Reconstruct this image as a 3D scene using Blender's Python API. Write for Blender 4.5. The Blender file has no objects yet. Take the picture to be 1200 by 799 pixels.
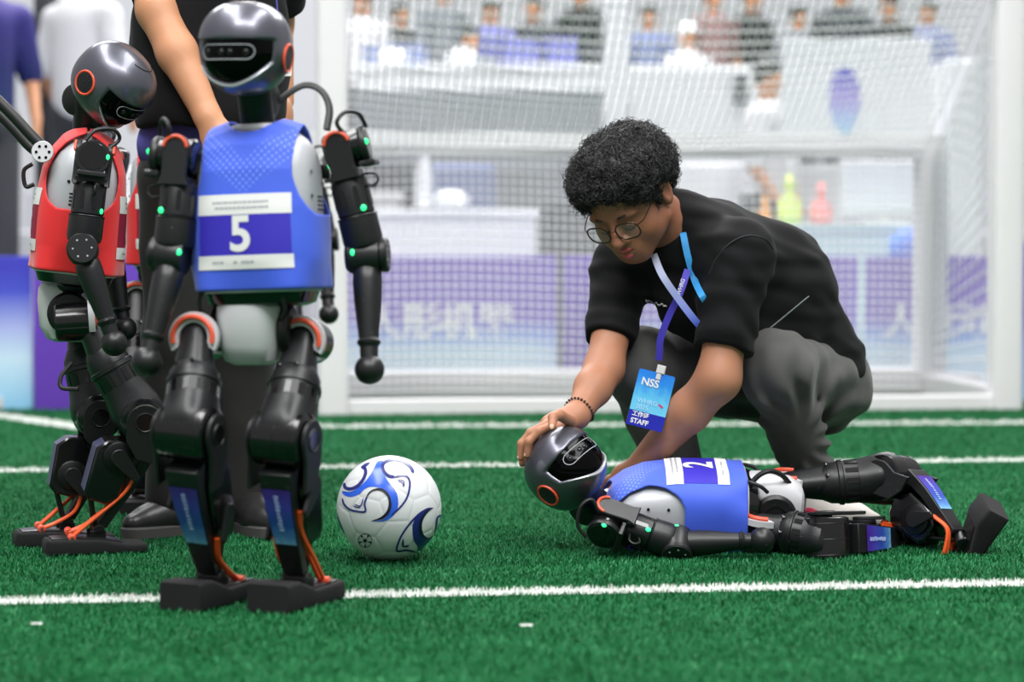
import bpy, bmesh, math, random
import numpy as np
from mathutils import Vector, Matrix

rng = np.random.default_rng(7)
random.seed(7)
SC = bpy.context.scene
COL = SC.collection

# ------------------------------------------------------------------ camera
F_PX, CAM_H, HOR = 2705.0, 0.68, 290.0
PITCH = math.atan((399.5 - HOR) / F_PX)
cam_d = bpy.data.cameras.new('camera')
cam = bpy.data.objects.new('camera', cam_d)
COL.objects.link(cam)
cam.location = (0, 0, CAM_H)
cam.rotation_euler = (math.pi / 2 - PITCH, 0, 0)
cam_d.sensor_width = 36.0
cam_d.lens = F_PX / 1200.0 * 36.0
cam_d.clip_end = 200
cam_d.dof.use_dof = True
cam_d.dof.focus_distance = 5.13
cam_d.dof.aperture_fstop = 2.25
SC.camera = cam

# ------------------------------------------------------------------ light
SC.view_settings.view_transform = 'Standard'
SC.view_settings.look = 'None'
SC.view_settings.gamma = 1.0
SC.view_settings.use_curve_mapping = False
SC.view_settings.exposure = 0.0
world = bpy.data.worlds.new('hall_air')
SC.world = world
world.use_nodes = True
wb = world.node_tree.nodes['Background']
wb.inputs[0].default_value = (1.0, 0.985, 0.99, 1)
wb.inputs[1].default_value = 0.42

def area(name, loc, size, sy, power, rot=(0, 0, 0), col=(1, 1, 1)):
    d = bpy.data.lights.new(name, 'AREA')
    d.shape = 'RECTANGLE'; d.size = size; d.size_y = sy
    d.energy = power; d.color = col
    o = bpy.data.objects.new(name, d)
    o.location = loc; o.rotation_euler = rot
    COL.objects.link(o)
    return o
# rows of ceiling lamps of the hall
area('ceiling_lamp_row', (-2.6, 4.0, 7.0), 1.6, 9.0, 540)
area('ceiling_lamp_row', (2.6, 4.0, 7.0), 1.6, 9.0, 540)
area('ceiling_lamp_row', (0.0, 15.0, 7.5), 12.0, 6.0, 1900)
area('ceiling_lamp_row', (0.0, 0.2, 6.0), 6.0, 1.6, 420, (math.radians(20), 0, 0))

# ------------------------------------------------------------------ mapping
cp, sp = math.cos(PITCH), math.sin(PITCH)
def P(px, py, Y):
    """a point of the place at distance Y that stands at this photo pixel"""
    u = (px - 600.0) / F_PX
    v = -(py - 399.5) / F_PX
    d = np.array([u, cp + v * sp, -sp + v * cp])
    t = Y / d[1]
    return np.array([0, 0, CAM_H]) + d * t

def ground_Y(py):
    v = -(py - 399.5) / F_PX
    d1, d2 = cp + v * sp, -sp + v * cp
    return -CAM_H / d2 * d1

# ------------------------------------------------------------------ materials
MATS = {}
def mat(name, col, rough=0.5, metal=0.0, spec=0.5, bump=0.0, bscale=200.0, vary=0.08, vscale=8.0,
        emit=None, estr=0.0, alpha=1.0, trans=0.0, coat=0.0, sheen=0.0, sss=0.0, dirt=None):
    if name in MATS:
        return MATS[name]
    m = bpy.data.materials.new(name)
    m.use_nodes = True
    nt = m.node_tree
    b = nt.nodes['Principled BSDF']
    tc = nt.nodes.new('ShaderNodeTexCoord')
    if vary > 0:
        n = nt.nodes.new('ShaderNodeTexNoise'); n.inputs['Scale'].default_value = vscale
        n.inputs['Detail'].default_value = 4
        nt.links.new(tc.outputs['Object'], n.inputs['Vector'])
        mx = nt.nodes.new('ShaderNodeMix'); mx.data_type = 'RGBA'
        c = np.array(col[:3])
        mx.inputs[6].default_value = (*np.clip(c * (1 - vary), 0, 1), 1)
        mx.inputs[7].default_value = (*np.clip(c * (1 + vary), 0, 1), 1)
        nt.links.new(n.outputs['Fac'], mx.inputs[0])
        last = mx.outputs[2]
        if dirt:
            d = nt.nodes.new('ShaderNodeTexNoise'); d.inputs['Scale'].default_value = dirt[1]
            d.inputs['Detail'].default_value = 2
            nt.links.new(tc.outputs['Object'], d.inputs['Vector'])
            r = nt.nodes.new('ShaderNodeMapRange')
            r.inputs[1].default_value = dirt[2]; r.inputs[2].default_value = dirt[2] + 0.03
            nt.links.new(d.outputs['Fac'], r.inputs[0])
            m2 = nt.nodes.new('ShaderNodeMix'); m2.data_type = 'RGBA'
            nt.links.new(r.outputs[0], m2.inputs[0]); nt.links.new(last, m2.inputs[6])
            m2.inputs[7].default_value = (*dirt[0], 1)
            last = m2.outputs[2]
        nt.links.new(last, b.inputs['Base Color'])
    else:
        b.inputs['Base Color'].default_value = (*col[:3], 1)
    b.inputs['Roughness'].default_value = rough
    b.inputs['Metallic'].default_value = metal
    b.inputs['Specular IOR Level'].default_value = spec
    b.inputs['Coat Weight'].default_value = coat
    b.inputs['Sheen Weight'].default_value = sheen
    if sss > 0:
        b.inputs['Subsurface Weight'].default_value = sss
        b.inputs['Subsurface Radius'].default_value = (0.012, 0.005, 0.003)
        b.inputs['Subsurface Scale'].default_value = 1.0
    if alpha < 1: b.inputs['Alpha'].default_value = alpha
    if trans > 0: b.inputs['Transmission Weight'].default_value = trans
    if emit:
        b.inputs['Emission Color'].default_value = (*emit, 1)
        b.inputs['Emission Strength'].default_value = estr
    if bump > 0:
        n2 = nt.nodes.new('ShaderNodeTexNoise'); n2.inputs['Scale'].default_value = bscale
        n2.inputs['Detail'].default_value = 3
        nt.links.new(tc.outputs['Object'], n2.inputs['Vector'])
        bp = nt.nodes.new('ShaderNodeBump'); bp.inputs['Strength'].default_value = bump
        bp.inputs['Distance'].default_value = 0.002
        nt.links.new(n2.outputs['Fac'], bp.inputs['Height'])
        nt.links.new(bp.outputs[0], b.inputs['Normal'])
    MATS[name] = m
    return m

def srgb(r, g, b):
    c = np.array([r, g, b]) / 255.0
    return tuple(np.where(c <= 0.04045, c / 12.92, ((c + 0.055) / 1.055) ** 2.4))

def gradient_mat(name, stops, axis=2, lo=0.0, hi=1.0, rough=0.5, noise=0.0, nscale=3.0):
    """print whose colour runs along one object axis"""
    m = bpy.data.materials.new(name); m.use_nodes = True
    nt = m.node_tree; b = nt.nodes['Principled BSDF']
    tc = nt.nodes.new('ShaderNodeTexCoord'); sx = nt.nodes.new('ShaderNodeSeparateXYZ')
    nt.links.new(tc.outputs['Object'], sx.inputs[0])
    mr = nt.nodes.new('ShaderNodeMapRange')
    mr.inputs[1].default_value = lo; mr.inputs[2].default_value = hi
    if noise > 0:
        n = nt.nodes.new('ShaderNodeTexNoise'); n.inputs['Scale'].default_value = nscale
        nt.links.new(tc.outputs['Object'], n.inputs['Vector'])
        a = nt.nodes.new('ShaderNodeMath'); a.operation = 'MULTIPLY_ADD'
        a.inputs[1].default_value = noise
        nt.links.new(n.outputs['Fac'], a.inputs[0]); nt.links.new(sx.outputs[axis], a.inputs[2])
        nt.links.new(a.outputs[0], mr.inputs[0])
    else:
        nt.links.new(sx.outputs[axis], mr.inputs[0])
    cr = nt.nodes.new('ShaderNodeValToRGB')
    e = cr.color_ramp.elements
    e[0].position, e[0].color = stops[0][0], (*stops[0][1], 1)
    e[1].position, e[1].color = stops[-1][0], (*stops[-1][1], 1)
    for p_, c_ in stops[1:-1]:
        k = e.new(p_); k.color = (*c_, 1)
    nt.links.new(mr.outputs[0], cr.inputs[0]); nt.links.new(cr.outputs[0], b.inputs['Base Color'])
    b.inputs['Roughness'].default_value = rough
    return m

# ------------------------------------------------------------------ object helpers
ORG = {}
def tag(o, label=None, cat=None, group=None, kind=None):
    if label: o['label'] = label
    if cat: o['category'] = cat
    if group: o['group'] = group
    if kind: o['kind'] = kind
    return o

def empty(name, loc, label=None, cat=None, group=None, kind=None):
    o = bpy.data.objects.new(name, None)
    o.empty_display_size = 0.1
    o.location = tuple(float(v) for v in loc)
    COL.objects.link(o)
    ORG[o] = np.array(loc, float)
    return tag(o, label, cat, group, kind)

def link_mesh(name, V, Fc, m, parent=None, smooth=True, angle=35, midx=None):
    V = np.asarray(V, float)
    if parent is not None:
        org = ORG[parent]
    else:
        lo, hi = V.min(0), V.max(0)
        org = np.array([(lo[0] + hi[0]) / 2, (lo[1] + hi[1]) / 2, lo[2]])
    me = bpy.data.meshes.new(name)
    me.from_pydata((V - org).tolist(), [], Fc if isinstance(Fc, list) else Fc.tolist())
    if isinstance(m, (list, tuple)):
        for k in m: me.materials.append(k)
    else:
        me.materials.append(m)
    if midx is not None:
        me.polygons.foreach_set('material_index', np.asarray(midx, np.int32))
    if smooth:
        me.polygons.foreach_set('use_smooth', np.ones(len(me.polygons), bool))
        if angle: me.set_sharp_from_angle(angle=math.radians(angle))
    me.update()
    o = bpy.data.objects.new(name, me)
    COL.objects.link(o)
    if parent is not None:
        o.parent = parent
    else:
        o.location = org.tolist()
    ORG[o] = org
    return o

def unit(v):
    v = np.asarray(v, float)
    return v / max(1e-9, np.linalg.norm(v))

def frame(o, z, yh):
    """matrix with z along a bone and y near yh"""
    z = unit(z)
    x = np.cross(yh, z)
    if np.linalg.norm(x) < 1e-4: x = np.cross([1, 0, 0.1], z)
    x = unit(x); y = np.cross(z, x)
    M = np.eye(4); M[:3, 0] = x; M[:3, 1] = y; M[:3, 2] = z; M[:3, 3] = o
    return M

def tr(M, V):
    V = np.asarray(V, float).reshape(-1, 3)
    return V @ M[:3, :3].T + M[:3, 3]

def T(x, y, z):
    M = np.eye(4); M[:3, 3] = (x, y, z); return M
def R(axis, deg):
    return np.array(Matrix.Rotation(math.radians(deg), 4, axis))

def circle(n, r=1.0, ph=0.0):
    a = np.linspace(0, 2 * math.pi, n, endpoint=False) + ph
    return np.stack([np.cos(a) * r, np.sin(a) * r], 1)

def rrect(w, h, r, n=4):
    """rounded rectangle outline, counter-clockwise"""
    r = min(r, w / 2 - 1e-5, h / 2 - 1e-5)
    out = []
    for cx, cy, a0 in ((w/2-r, h/2-r, 0), (-w/2+r, h/2-r, 90), (-w/2+r, -h/2+r, 180), (w/2-r, -h/2+r, 270)):
        for k in range(n + 1):
            a = math.radians(a0 + 90 * k / n)
            out.append((cx + r * math.cos(a), cy + r * math.sin(a)))
    return np.array(out)

def superell(a, b, n=2.5, k=32):
    t = np.linspace(0, 2 * math.pi, k, endpoint=False)
    c, s = np.cos(t), np.sin(t)
    return np.stack([a * np.sign(c) * np.abs(c) ** (2 / n), b * np.sign(s) * np.abs(s) ** (2 / n)], 1)

def inset(poly, d):
    """move an outline inwards by d"""
    p = np.asarray(poly, float)
    e1 = p - np.roll(p, 1, 0); e2 = np.roll(p, -1, 0) - p
    n1 = np.stack([-e1[:, 1], e1[:, 0]], 1); n2 = np.stack([-e2[:, 1], e2[:, 0]], 1)
    n1 /= np.linalg.norm(n1, axis=1, keepdims=True) + 1e-12
    n2 /= np.linalg.norm(n2, axis=1, keepdims=True) + 1e-12
    n = n1 + n2
    n /= np.linalg.norm(n, axis=1, keepdims=True) + 1e-12
    c = np.clip((n * n1).sum(1), 0.5, 1)
    return p + n * (d / c)[:, None]

class MB:
    """collects shapes that belong to ONE part"""
    def __init__(s): s.V = []; s.F = []; s.n = 0; s.mi = []
    def add(s, V, Fc, mi=0):
        V = np.asarray(V, float)
        s.V.append(V)
        for f in Fc: s.F.append([int(i) + s.n for i in f])
        s.mi += [mi] * len(Fc)
        s.n += len(V)
        return s
    def loft(s, rings, caps=(True, True), mi=0, closed=False):
        n = len(rings[0]); m = len(rings)
        V = np.concatenate(rings); Fc = []
        for i in range(m if closed else m - 1):
            j = (i + 1) % m
            for k in range(n):
                l = (k + 1) % n
                Fc.append((i*n+k, i*n+l, j*n+l, j*n+k))
        if not closed:
            if caps[0]: Fc.append(tuple(range(n))[::-1])
            if caps[1]: Fc.append(tuple((m-1)*n + k for k in range(n)))
        return s.add(V, Fc, mi)
    def prism(s, poly, z0, z1, M=None, ch=0.0, mi=0):
        """outline pushed from z0 to z1 with chamfered rims"""
        poly = np.asarray(poly, float)
        if ch > 0:
            pi = inset(poly, ch)
            lv = [(pi, z0), (poly, z0 + ch), (poly, z1 - ch), (pi, z1)]
        else:
            lv = [(poly, z0), (poly, z1)]
        rings = [np.concatenate([p, np.full((len(p), 1), z)], 1) for p, z in lv]
        if M is not None: rings = [tr(M, r) for r in rings]
        return s.loft(rings, mi=mi)
    def lathe(s, prof, M=None, seg=28, caps=(True, True), mi=0, sx=1.0, sy=1.0):
        c = circle(seg)
        rings = []
        for r, z in prof:
            q = np.concatenate([c * max(r, 1e-5) * np.array([sx, sy]), np.full((seg, 1), z)], 1)
            rings.append(tr(M, q) if M is not None else q)
        return s.loft(rings, caps, mi)
    def cyl(s, A, B, r, r2=None, seg=24, ch=0.0, mi=0):
        A, B = np.asarray(A, float), np.asarray(B, float)
        L = np.linalg.norm(B - A); r2 = r if r2 is None else r2
        M = frame(A, B - A, [0.3, 0.5, 0.8])
        if ch > 0: pr = [(r-ch, 0), (r, ch), (r2, L-ch), (r2-ch, L)]
        else: pr = [(r, 0), (r2, L)]
        return s.lathe(pr, M, seg, mi=mi)
    def box(s, c, size, M=None, ch=0.0, r=0.0, mi=0):
        q = rrect(size[0], size[1], r, 3) if r > 0 else np.array([(size[0]/2, size[1]/2), (-size[0]/2, size[1]/2), (-size[0]/2, -size[1]/2), (size[0]/2, -size[1]/2)])
        N = T(*c)
        if M is not None: N = M @ N
        return s.prism(q, -size[2]/2, size[2]/2, N, ch, mi)
    def sphere(s, c, rad, M=None, seg=24, rows=14, mi=0):
        rad = np.broadcast_to(np.asarray(rad, float), (3,))
        V = [[0, 0, -1]]; Fc = []
        for i in range(1, rows):
            t = -math.pi/2 + math.pi * i / rows
            for k in range(seg):
                a = 2*math.pi*k/seg
                V.append([math.cos(t)*math.cos(a), math.cos(t)*math.sin(a), math.sin(t)])
        V.append([0, 0, 1])
        for k in range(seg): Fc.append((0, 1+(k+1) % seg, 1+k))
        for i in range(rows-2):
            for k in range(seg):
                l = (k+1) % seg
                Fc.append((1+i*seg+k, 1+i*seg+l, 1+(i+1)*seg+l, 1+(i+1)*seg+k))
        e = len(V)-1
        for k in range(seg): Fc.append((e, 1+(rows-2)*seg+k, 1+(rows-2)*seg+(k+1) % seg))
        V = np.array(V) * rad + np.asarray(c, float)
        if M is not None: V = tr(M, V)
        return s.add(V, Fc, mi)
    def tube(s, pts, r, seg=10, closed=False, caps=True, mi=0, flat=1.0, up=None):
        pts = np.asarray(pts, float); n = len(pts)
        r = np.broadcast_to(np.asarray(r, float), (n,))
        if closed: tg = np.roll(pts, -1, 0) - np.roll(pts, 1, 0)
        else: tg = np.gradient(pts, axis=0)
        tg /= np.linalg.norm(tg, axis=1, keepdims=True) + 1e-12
        x = np.cross(tg[0], [0.21, 0.43, 0.87] if up is None else up); x = unit(x)
        c = circle(seg, ph=math.pi/seg); rings = []
        for i in range(n):
            if up is not None:
                x = unit(np.cross(tg[i], up if np.ndim(up) == 1 else up[i]))
            else:
                x = unit(x - tg[i] * np.dot(x, tg[i]))
            y = np.cross(tg[i], x)
            rings.append(pts[i] + r[i] * (c[:, :1] * x * flat + c[:, 1:] * y))
        return s.loft(rings, (caps, caps), mi, closed)
    def torus(s, c, R_, r, M=None, seg=32, ring=8, a0=0, a1=360, mi=0):
        full = abs(a1 - a0) >= 360
        a = np.radians(np.linspace(a0, a1, seg, endpoint=not full))
        p = np.stack([np.cos(a)*R_, np.sin(a)*R_, np.zeros(seg)], 1) + np.asarray(c, float)
        if M is not None: p = tr(M, p)
        return s.tube(p, r, ring, closed=full, mi=mi)
    def grid(s, G, mi=0, flip=False):
        """G: rows x cols x 3 surface"""
        r, c = G.shape[:2]
        Fc = []
        for i in range(r-1):
            for k in range(c-1):
                f = (i*c+k, i*c+k+1, (i+1)*c+k+1, (i+1)*c+k)
                Fc.append(f[::-1] if flip else f)
        return s.add(G.reshape(-1, 3), Fc, mi)
    def build(s, name, m, parent=None, angle=35, smooth=True):
        V = np.concatenate(s.V)
        multi = isinstance(m, (list, tuple))
        return link_mesh(name, V, s.F, m, parent, smooth, angle, s.mi if multi else None)

def spline(pts, n=24):
    """smooth curve through the points"""
    p = np.asarray(pts, float); k = len(p)
    q = np.vstack([2*p[0]-p[1], p, 2*p[-1]-p[-2]])
    out = []
    seg = max(2, n // (k-1))
    for i in range(k-1):
        a, b, c, d = q[i], q[i+1], q[i+2], q[i+3]
        for t in np.linspace(0, 1, seg, endpoint=False):
            out.append(0.5*((2*b)+(-a+c)*t+(2*a-5*b+4*c-d)*t*t+(-a+3*b-3*c+d)*t**3))
    out.append(p[-1])
    return np.array(out)

def text2d(s, size=1.0, bold=0.0, spacing=1.0):
    """outline lettering as flat triangles, centred; returns V (n,2), faces"""
    cu = bpy.data.curves.new('lettering', 'FONT')
    cu.body = s; cu.size = size; cu.offset = bold; cu.space_character = spacing
    cu.align_x = 'CENTER'; cu.align_y = 'CENTER'; cu.fill_mode = 'FRONT' if hasattr(cu, 'fill_mode') else cu.fill_mode
    cu.resolution_u = 4
    o = bpy.data.objects.new('lettering', cu)
    COL.objects.link(o)
    dg = bpy.context.evaluated_depsgraph_get(); dg.update()
    me = bpy.data.meshes.new_from_object(o.evaluated_get(dg))
    V = np.array([v.co[:2] for v in me.vertices]); Fc = [list(p.vertices) for p in me.polygons]
    bpy.data.objects.remove(o); bpy.data.curves.remove(cu); bpy.data.meshes.remove(me)
    return V, Fc

# ------------------------------------------------------------------ soft shapes: distance fields and surface nets
def sd_cone(X, a, b, r1, r2):
    a = np.asarray(a, np.float32); b = np.asarray(b, np.float32)
    ba = b - a; pa = X - a
    h = np.clip((pa @ ba) / float(ba @ ba), 0, 1)
    return np.linalg.norm(pa - h[..., None] * ba, axis=-1) - (r1 + (r2 - r1) * h)
def sd_ell(X, c, rad, M=None):
    q = X - np.asarray(c, np.float32)
    if M is not None: q = q @ np.asarray(M, np.float32)[:3, :3]
    rad = np.asarray(rad, np.float32)
    k0 = np.linalg.norm(q / rad, axis=-1); k1 = np.linalg.norm(q / (rad * rad), axis=-1)
    return k0 * (k0 - 1) / (k1 + 1e-9)
def smin(a, b, k):
    h = np.clip(0.5 + 0.5 * (b - a) / k, 0, 1)
    return b + (a - b) * h - k * h * (1 - h)
def smax(a, b, k): return -smin(-a, -b, k)

def wobble(X, f, seed=0):
    """cheap smooth noise in -1..1"""
    g = np.random.default_rng(seed)
    out = 0
    for i in range(5):
        d = unit(g.normal(size=3)).astype(np.float32) * f * (0.7 + 0.6 * g.random())
        e = unit(g.normal(size=3)).astype(np.float32) * f * 0.6
        out = out + np.sin(X @ d + g.random() * 6.3 + 1.3 * np.sin(X @ e + g.random() * 6.3))
    return out / 5

class Field:
    """distance field on a grid; each shape only touches the cells near it"""
    def __init__(s, lo, hi, h):
        s.lo = np.asarray(lo, float); hi = np.asarray(hi, float); s.h = h
        s.n = np.maximum(np.ceil((hi - s.lo) / h).astype(int) + 1, 3)
        s.D = np.full(s.n, 0.2, np.float32)
    def _do(s, fn, blo, bhi, m, op, k):
        a = np.maximum(np.floor((np.asarray(blo) - m - s.lo) / s.h).astype(int), 0)
        b = np.minimum(np.ceil((np.asarray(bhi) + m - s.lo) / s.h).astype(int) + 1, s.n)
        if (b <= a).any(): return s
        ax = [(s.lo[i] + np.arange(a[i], b[i]) * s.h).astype(np.float32) for i in range(3)]
        X = np.stack(np.meshgrid(*ax, indexing='ij'), -1)
        sl = tuple(slice(a[i], b[i]) for i in range(3))
        d = fn(X).astype(np.float32); o = s.D[sl]
        if op == 'add': s.D[sl] = smin(o, d, k)
        elif op == 'cut': s.D[sl] = smax(o, -d, k)
        return s
    def cone(s, a, b, r1, r2, k=0.02, op='add', plane=None):
        """plane = (point, normal): the part beyond the plane is cut off flat"""
        a = np.asarray(a, float); b = np.asarray(b, float); r = max(r1, r2)
        def fn(X):
            d = sd_cone(X, a, b, r1, r2)
            if plane is not None:
                d = smax(d, (X - np.asarray(plane[0], np.float32)) @ np.asarray(unit(plane[1]), np.float32), 0.006)
            return d
        return s._do(fn, np.minimum(a, b) - r, np.maximum(a, b) + r, k * 1.3 + 0.015, op, k)
    def ell(s, c, rad, M=None, k=0.02, op='add'):
        c = np.asarray(c, float); r = float(np.max(rad))
        return s._do(lambda X: sd_ell(X, c, rad, M), c - r, c + r, k * 1.3 + 0.015, op, k)
    def warp(s, fn):
        """add fn(points) to the field close to the surface"""
        m = np.abs(s.D) < 4 * s.h + 0.02
        i = np.argwhere(m)
        s.D[m] += fn((s.lo + i * s.h).astype(np.float32))
        return s
    def net(s): return surface_net(s.D, s.lo, s.h)
    def build(s, name, m, parent=None, relax=1):
        V, Q = s.net()
        return link_mesh(name, relax_net(V, Q, relax), Q, m, parent, True, 0)

def surface_net(D, lo, h):
    n = np.array(D.shape)
    S = D < 0
    c = n - 1
    acc = np.zeros((*c, 3), np.float32); cnt = np.zeros(c, np.float32)
    cor = [(i, j, k) for i in (0, 1) for j in (0, 1) for k in (0, 1)]
    def sl(o): return tuple(slice(o[d], o[d] + c[d]) for d in range(3))
    for a in cor:
        for d in range(3):
            if a[d] == 0:
                b = list(a); b[d] = 1
                da, db = D[sl(a)], D[sl(b)]
                m = (da < 0) != (db < 0)
                t = np.where(m, da / (da - db + 1e-12), 0)
                for e in range(3):
                    acc[..., e] += np.where(m, a[e] + (t if e == d else 0), 0)
                cnt += m
    act = cnt > 0
    idx = -np.ones(c, np.int64); idx[act] = np.arange(act.sum())
    base = np.argwhere(act)
    V = lo + (base + acc[act] / cnt[act][:, None]) * h
    quads = []
    for d in range(3):
        u, v = (d + 1) % 3, (d + 2) % 3
        sa = [slice(None)] * 3; sb = [slice(None)] * 3
        sa[d] = slice(0, -1); sb[d] = slice(1, None)
        ch = S[tuple(sa)] != S[tuple(sb)]
        e = np.argwhere(ch)
        ok = (e[:, u] > 0) & (e[:, v] > 0) & (e[:, u] < c[u]) & (e[:, v] < c[v])
        e = e[ok]
        if len(e) == 0: continue
        def at(du, dv):
            q = e.copy(); q[:, u] -= du; q[:, v] -= dv
            return idx[q[:, 0], q[:, 1], q[:, 2]]
        q4 = np.stack([at(1, 1), at(0, 1), at(0, 0), at(1, 0)], 1)
        ins = S[e[:, 0], e[:, 1], e[:, 2]]
        q4[~ins] = q4[~ins][:, ::-1]
        quads.append(q4)
    Q = np.concatenate(quads)
    Q = Q[(Q >= 0).all(1)]
    return V, Q

def relax_net(V, Q, it=1):
    for _ in range(it):            # even out the net
        s = np.zeros_like(V); k = np.zeros(len(V))
        for a in range(4):
            b = (a + 1) % 4
            for c in range(3):
                s[:, c] += np.bincount(Q[:, a], V[Q[:, b], c], len(V)) + np.bincount(Q[:, b], V[Q[:, a], c], len(V))
            k += np.bincount(Q[:, a], minlength=len(V)) + np.bincount(Q[:, b], minlength=len(V))
        V = V * 0.4 + 0.6 * s / np.maximum(k, 1)[:, None]
    return V

from mathutils.bvhtree import BVHTree
class Caster:
    """finds where a sight line meets a surface, to lay seams and straps on it"""
    def __init__(s, o):
        me = o.data; V = np.array([v.co for v in me.vertices]) + ORG[o]
        s.t = BVHTree.FromPolygons(V.tolist(), [list(p.vertices) for p in me.polygons])
    def at(s, px, py, Y, lift=0.003):
        c = Vector((0, 0, CAM_H)); d = (Vector(P(px, py, Y).tolist()) - c).normalized()
        h = s.t.ray_cast(c, d, 20)
        if h[0] is None: return P(px, py, Y)
        return np.array(h[0] - d * lift)
# ------------------------------------------------------------------ robot materials
def robot_mats():
    g = {}
    g['shell'] = mat('black_plastic', srgb(19, 20, 22), 0.40, 0, 0.5, bump=0.08, bscale=500, vary=0.15, dirt=((0.2, 0.2, 0.21), 240, 0.74))
    g['gloss'] = mat('glossy_black_plastic', srgb(14, 14, 16), 0.17, 0, 0.6, vary=0.1)
    g['dark'] = mat('dark_metal', srgb(16, 17, 19), 0.38, 0.2, 0.5, vary=0.15, dirt=((0.25, 0.25, 0.25), 260, 0.74))
    g['rubber'] = mat('foam_rubber', srgb(30, 30, 31), 0.85, 0, 0.3, bump=0.4, bscale=400, vary=0.15)
    g['helmet'] = mat('metallic_grey_paint', srgb(96, 97, 107), 0.33, 0.65, 0.5, vary=0.05, coat=0.35)
    g['silver'] = mat('silver_paint', srgb(204, 204, 207), 0.40, 0.08, 0.5, vary=0.04)
    g['white'] = mat('pale_grey_shell', srgb(182, 184, 189), 0.4, 0.1, 0.5, vary=0.04)
    g['rim'] = mat('bright_rim', srgb(200, 202, 206), 0.25, 0.5, 0.5, vary=0.03)
    g['visor'] = mat('black_glass', srgb(4, 4, 5), 0.10, 0, 0.12, vary=0)
    g['orange'] = mat('orange_plastic', srgb(238, 92, 38), 0.45, 0, 0.5, vary=0.06)
    g['red_ring'] = mat('orange_red_trim', srgb(226, 86, 56), 0.4, 0, 0.5, vary=0.05)
    g['navy'] = mat('navy_anodised', srgb(74, 76, 108), 0.40, 0.2, 0.5, vary=0.1)
    g['led'] = mat('green_led', (0.02, 0.6, 0.2), 0.3, 0, 0.5, vary=0, emit=(0.03, 1.0, 0.28), estr=1.6)
    g['cable'] = mat('cable_rubber', srgb(24, 24, 26), 0.5, 0, 0.5, vary=0.1)
    g['print_white'] = mat('white_print', srgb(222, 222, 220), 0.7, 0, 0.3, vary=0.03)
    g['grey_print'] = mat('grey_print', srgb(168, 170, 176), 0.7, 0, 0.3, vary=0.03)
    g['chrome'] = mat('steel_pin', srgb(170, 160, 150), 0.25, 0.9, 0.5, vary=0.05)
    return g
RM = robot_mats()

def cloth_mat(name, col, dot, zlo=0.17):
    """jersey cloth: rows of little holes, fine weave"""
    m = bpy.data.materials.new(name); m.use_nodes = True
    nt = m.node_tree; b = nt.nodes['Principled BSDF']
    uv = nt.nodes.new('ShaderNodeTexCoord')
    vo = nt.nodes.new('ShaderNodeTexVoronoi'); vo.voronoi_dimensions = '2D'
    vo.inputs['Scale'].default_value = 105; vo.inputs['Randomness'].default_value = 0.0
    mp = nt.nodes.new('ShaderNodeMapping'); mp.inputs['Rotation'].default_value = (0, 0, 0.785)
    nt.links.new(uv.outputs['UV'], mp.inputs[0]); nt.links.new(mp.outputs[0], vo.inputs['Vector'])
    r = nt.nodes.new('ShaderNodeMapRange'); r.inputs[1].default_value = 0.26; r.inputs[2].default_value = 0.20
    nt.links.new(vo.outputs['Distance'], r.inputs[0])
    sx = nt.nodes.new('ShaderNodeSeparateXYZ'); nt.links.new(uv.outputs['UV'], sx.inputs[0])
    # dots sit in two wedges on the upper chest, as the jersey is woven
    ab = nt.nodes.new('ShaderNodeMath'); ab.operation = 'ABSOLUTE'
    nt.links.new(sx.outputs[0], ab.inputs[0])
    ad = nt.nodes.new('ShaderNodeMath'); ad.operation = 'MULTIPLY_ADD'; ad.inputs[1].default_value = -0.75
    nt.links.new(ab.outputs[0], ad.inputs[0]); nt.links.new(sx.outputs[1], ad.inputs[2])
    r1 = nt.nodes.new('ShaderNodeMapRange'); r1.inputs[1].default_value = zlo; r1.inputs[2].default_value = zlo + 0.012
    nt.links.new(ad.outputs[0], r1.inputs[0])
    r2 = nt.nodes.new('ShaderNodeMapRange'); r2.inputs[1].default_value = zlo + 0.075; r2.inputs[2].default_value = zlo + 0.06
    nt.links.new(ad.outputs[0], r2.inputs[0])
    a = nt.nodes.new('ShaderNodeMath'); a.operation = 'MULTIPLY'
    nt.links.new(r1.outputs[0], a.inputs[0]); nt.links.new(r2.outputs[0], a.inputs[1])
    c = nt.nodes.new('ShaderNodeMath'); c.operation = 'MULTIPLY'
    nt.links.new(a.outputs[0], c.inputs[0]); nt.links.new(r.outputs[0], c.inputs[1])
    mx = nt.nodes.new('ShaderNodeMix'); mx.data_type = 'RGBA'
    mx.inputs[6].default_value = (*col, 1); mx.inputs[7].default_value = (*dot, 1)
    nt.links.new(c.outputs[0], mx.inputs[0]); nt.links.new(mx.outputs[2], b.inputs['Base Color'])
    b.inputs['Roughness'].default_value = 0.62
    b.inputs['Sheen Weight'].default_value = 0.25
    n = nt.nodes.new('ShaderNodeTexNoise'); n.inputs['Scale'].default_value = 900
    nt.links.new(uv.outputs['UV'], n.inputs['Vector'])
    bp = nt.nodes.new('ShaderNodeBump'); bp.inputs['Strength'].default_value = 0.15; bp.inputs['Distance'].default_value = 0.001
    nt.links.new(n.outputs['Fac'], bp.inputs['Height']); nt.links.new(bp.outputs[0], b.inputs['Normal'])
    return m
BLUE = cloth_mat('blue_jersey', srgb(56, 90, 214), srgb(112, 142, 232))
BLUE_PANEL = mat('violet_print', srgb(52, 40, 176), 0.6, 0, 0.4, vary=0.10, vscale=20)
RED = cloth_mat('red_jersey', srgb(228, 30, 34), srgb(240, 70, 60))
RED_PANEL = mat('maroon_print', srgb(142, 22, 56), 0.6, 0, 0.4, vary=0.06, vscale=20)

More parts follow.
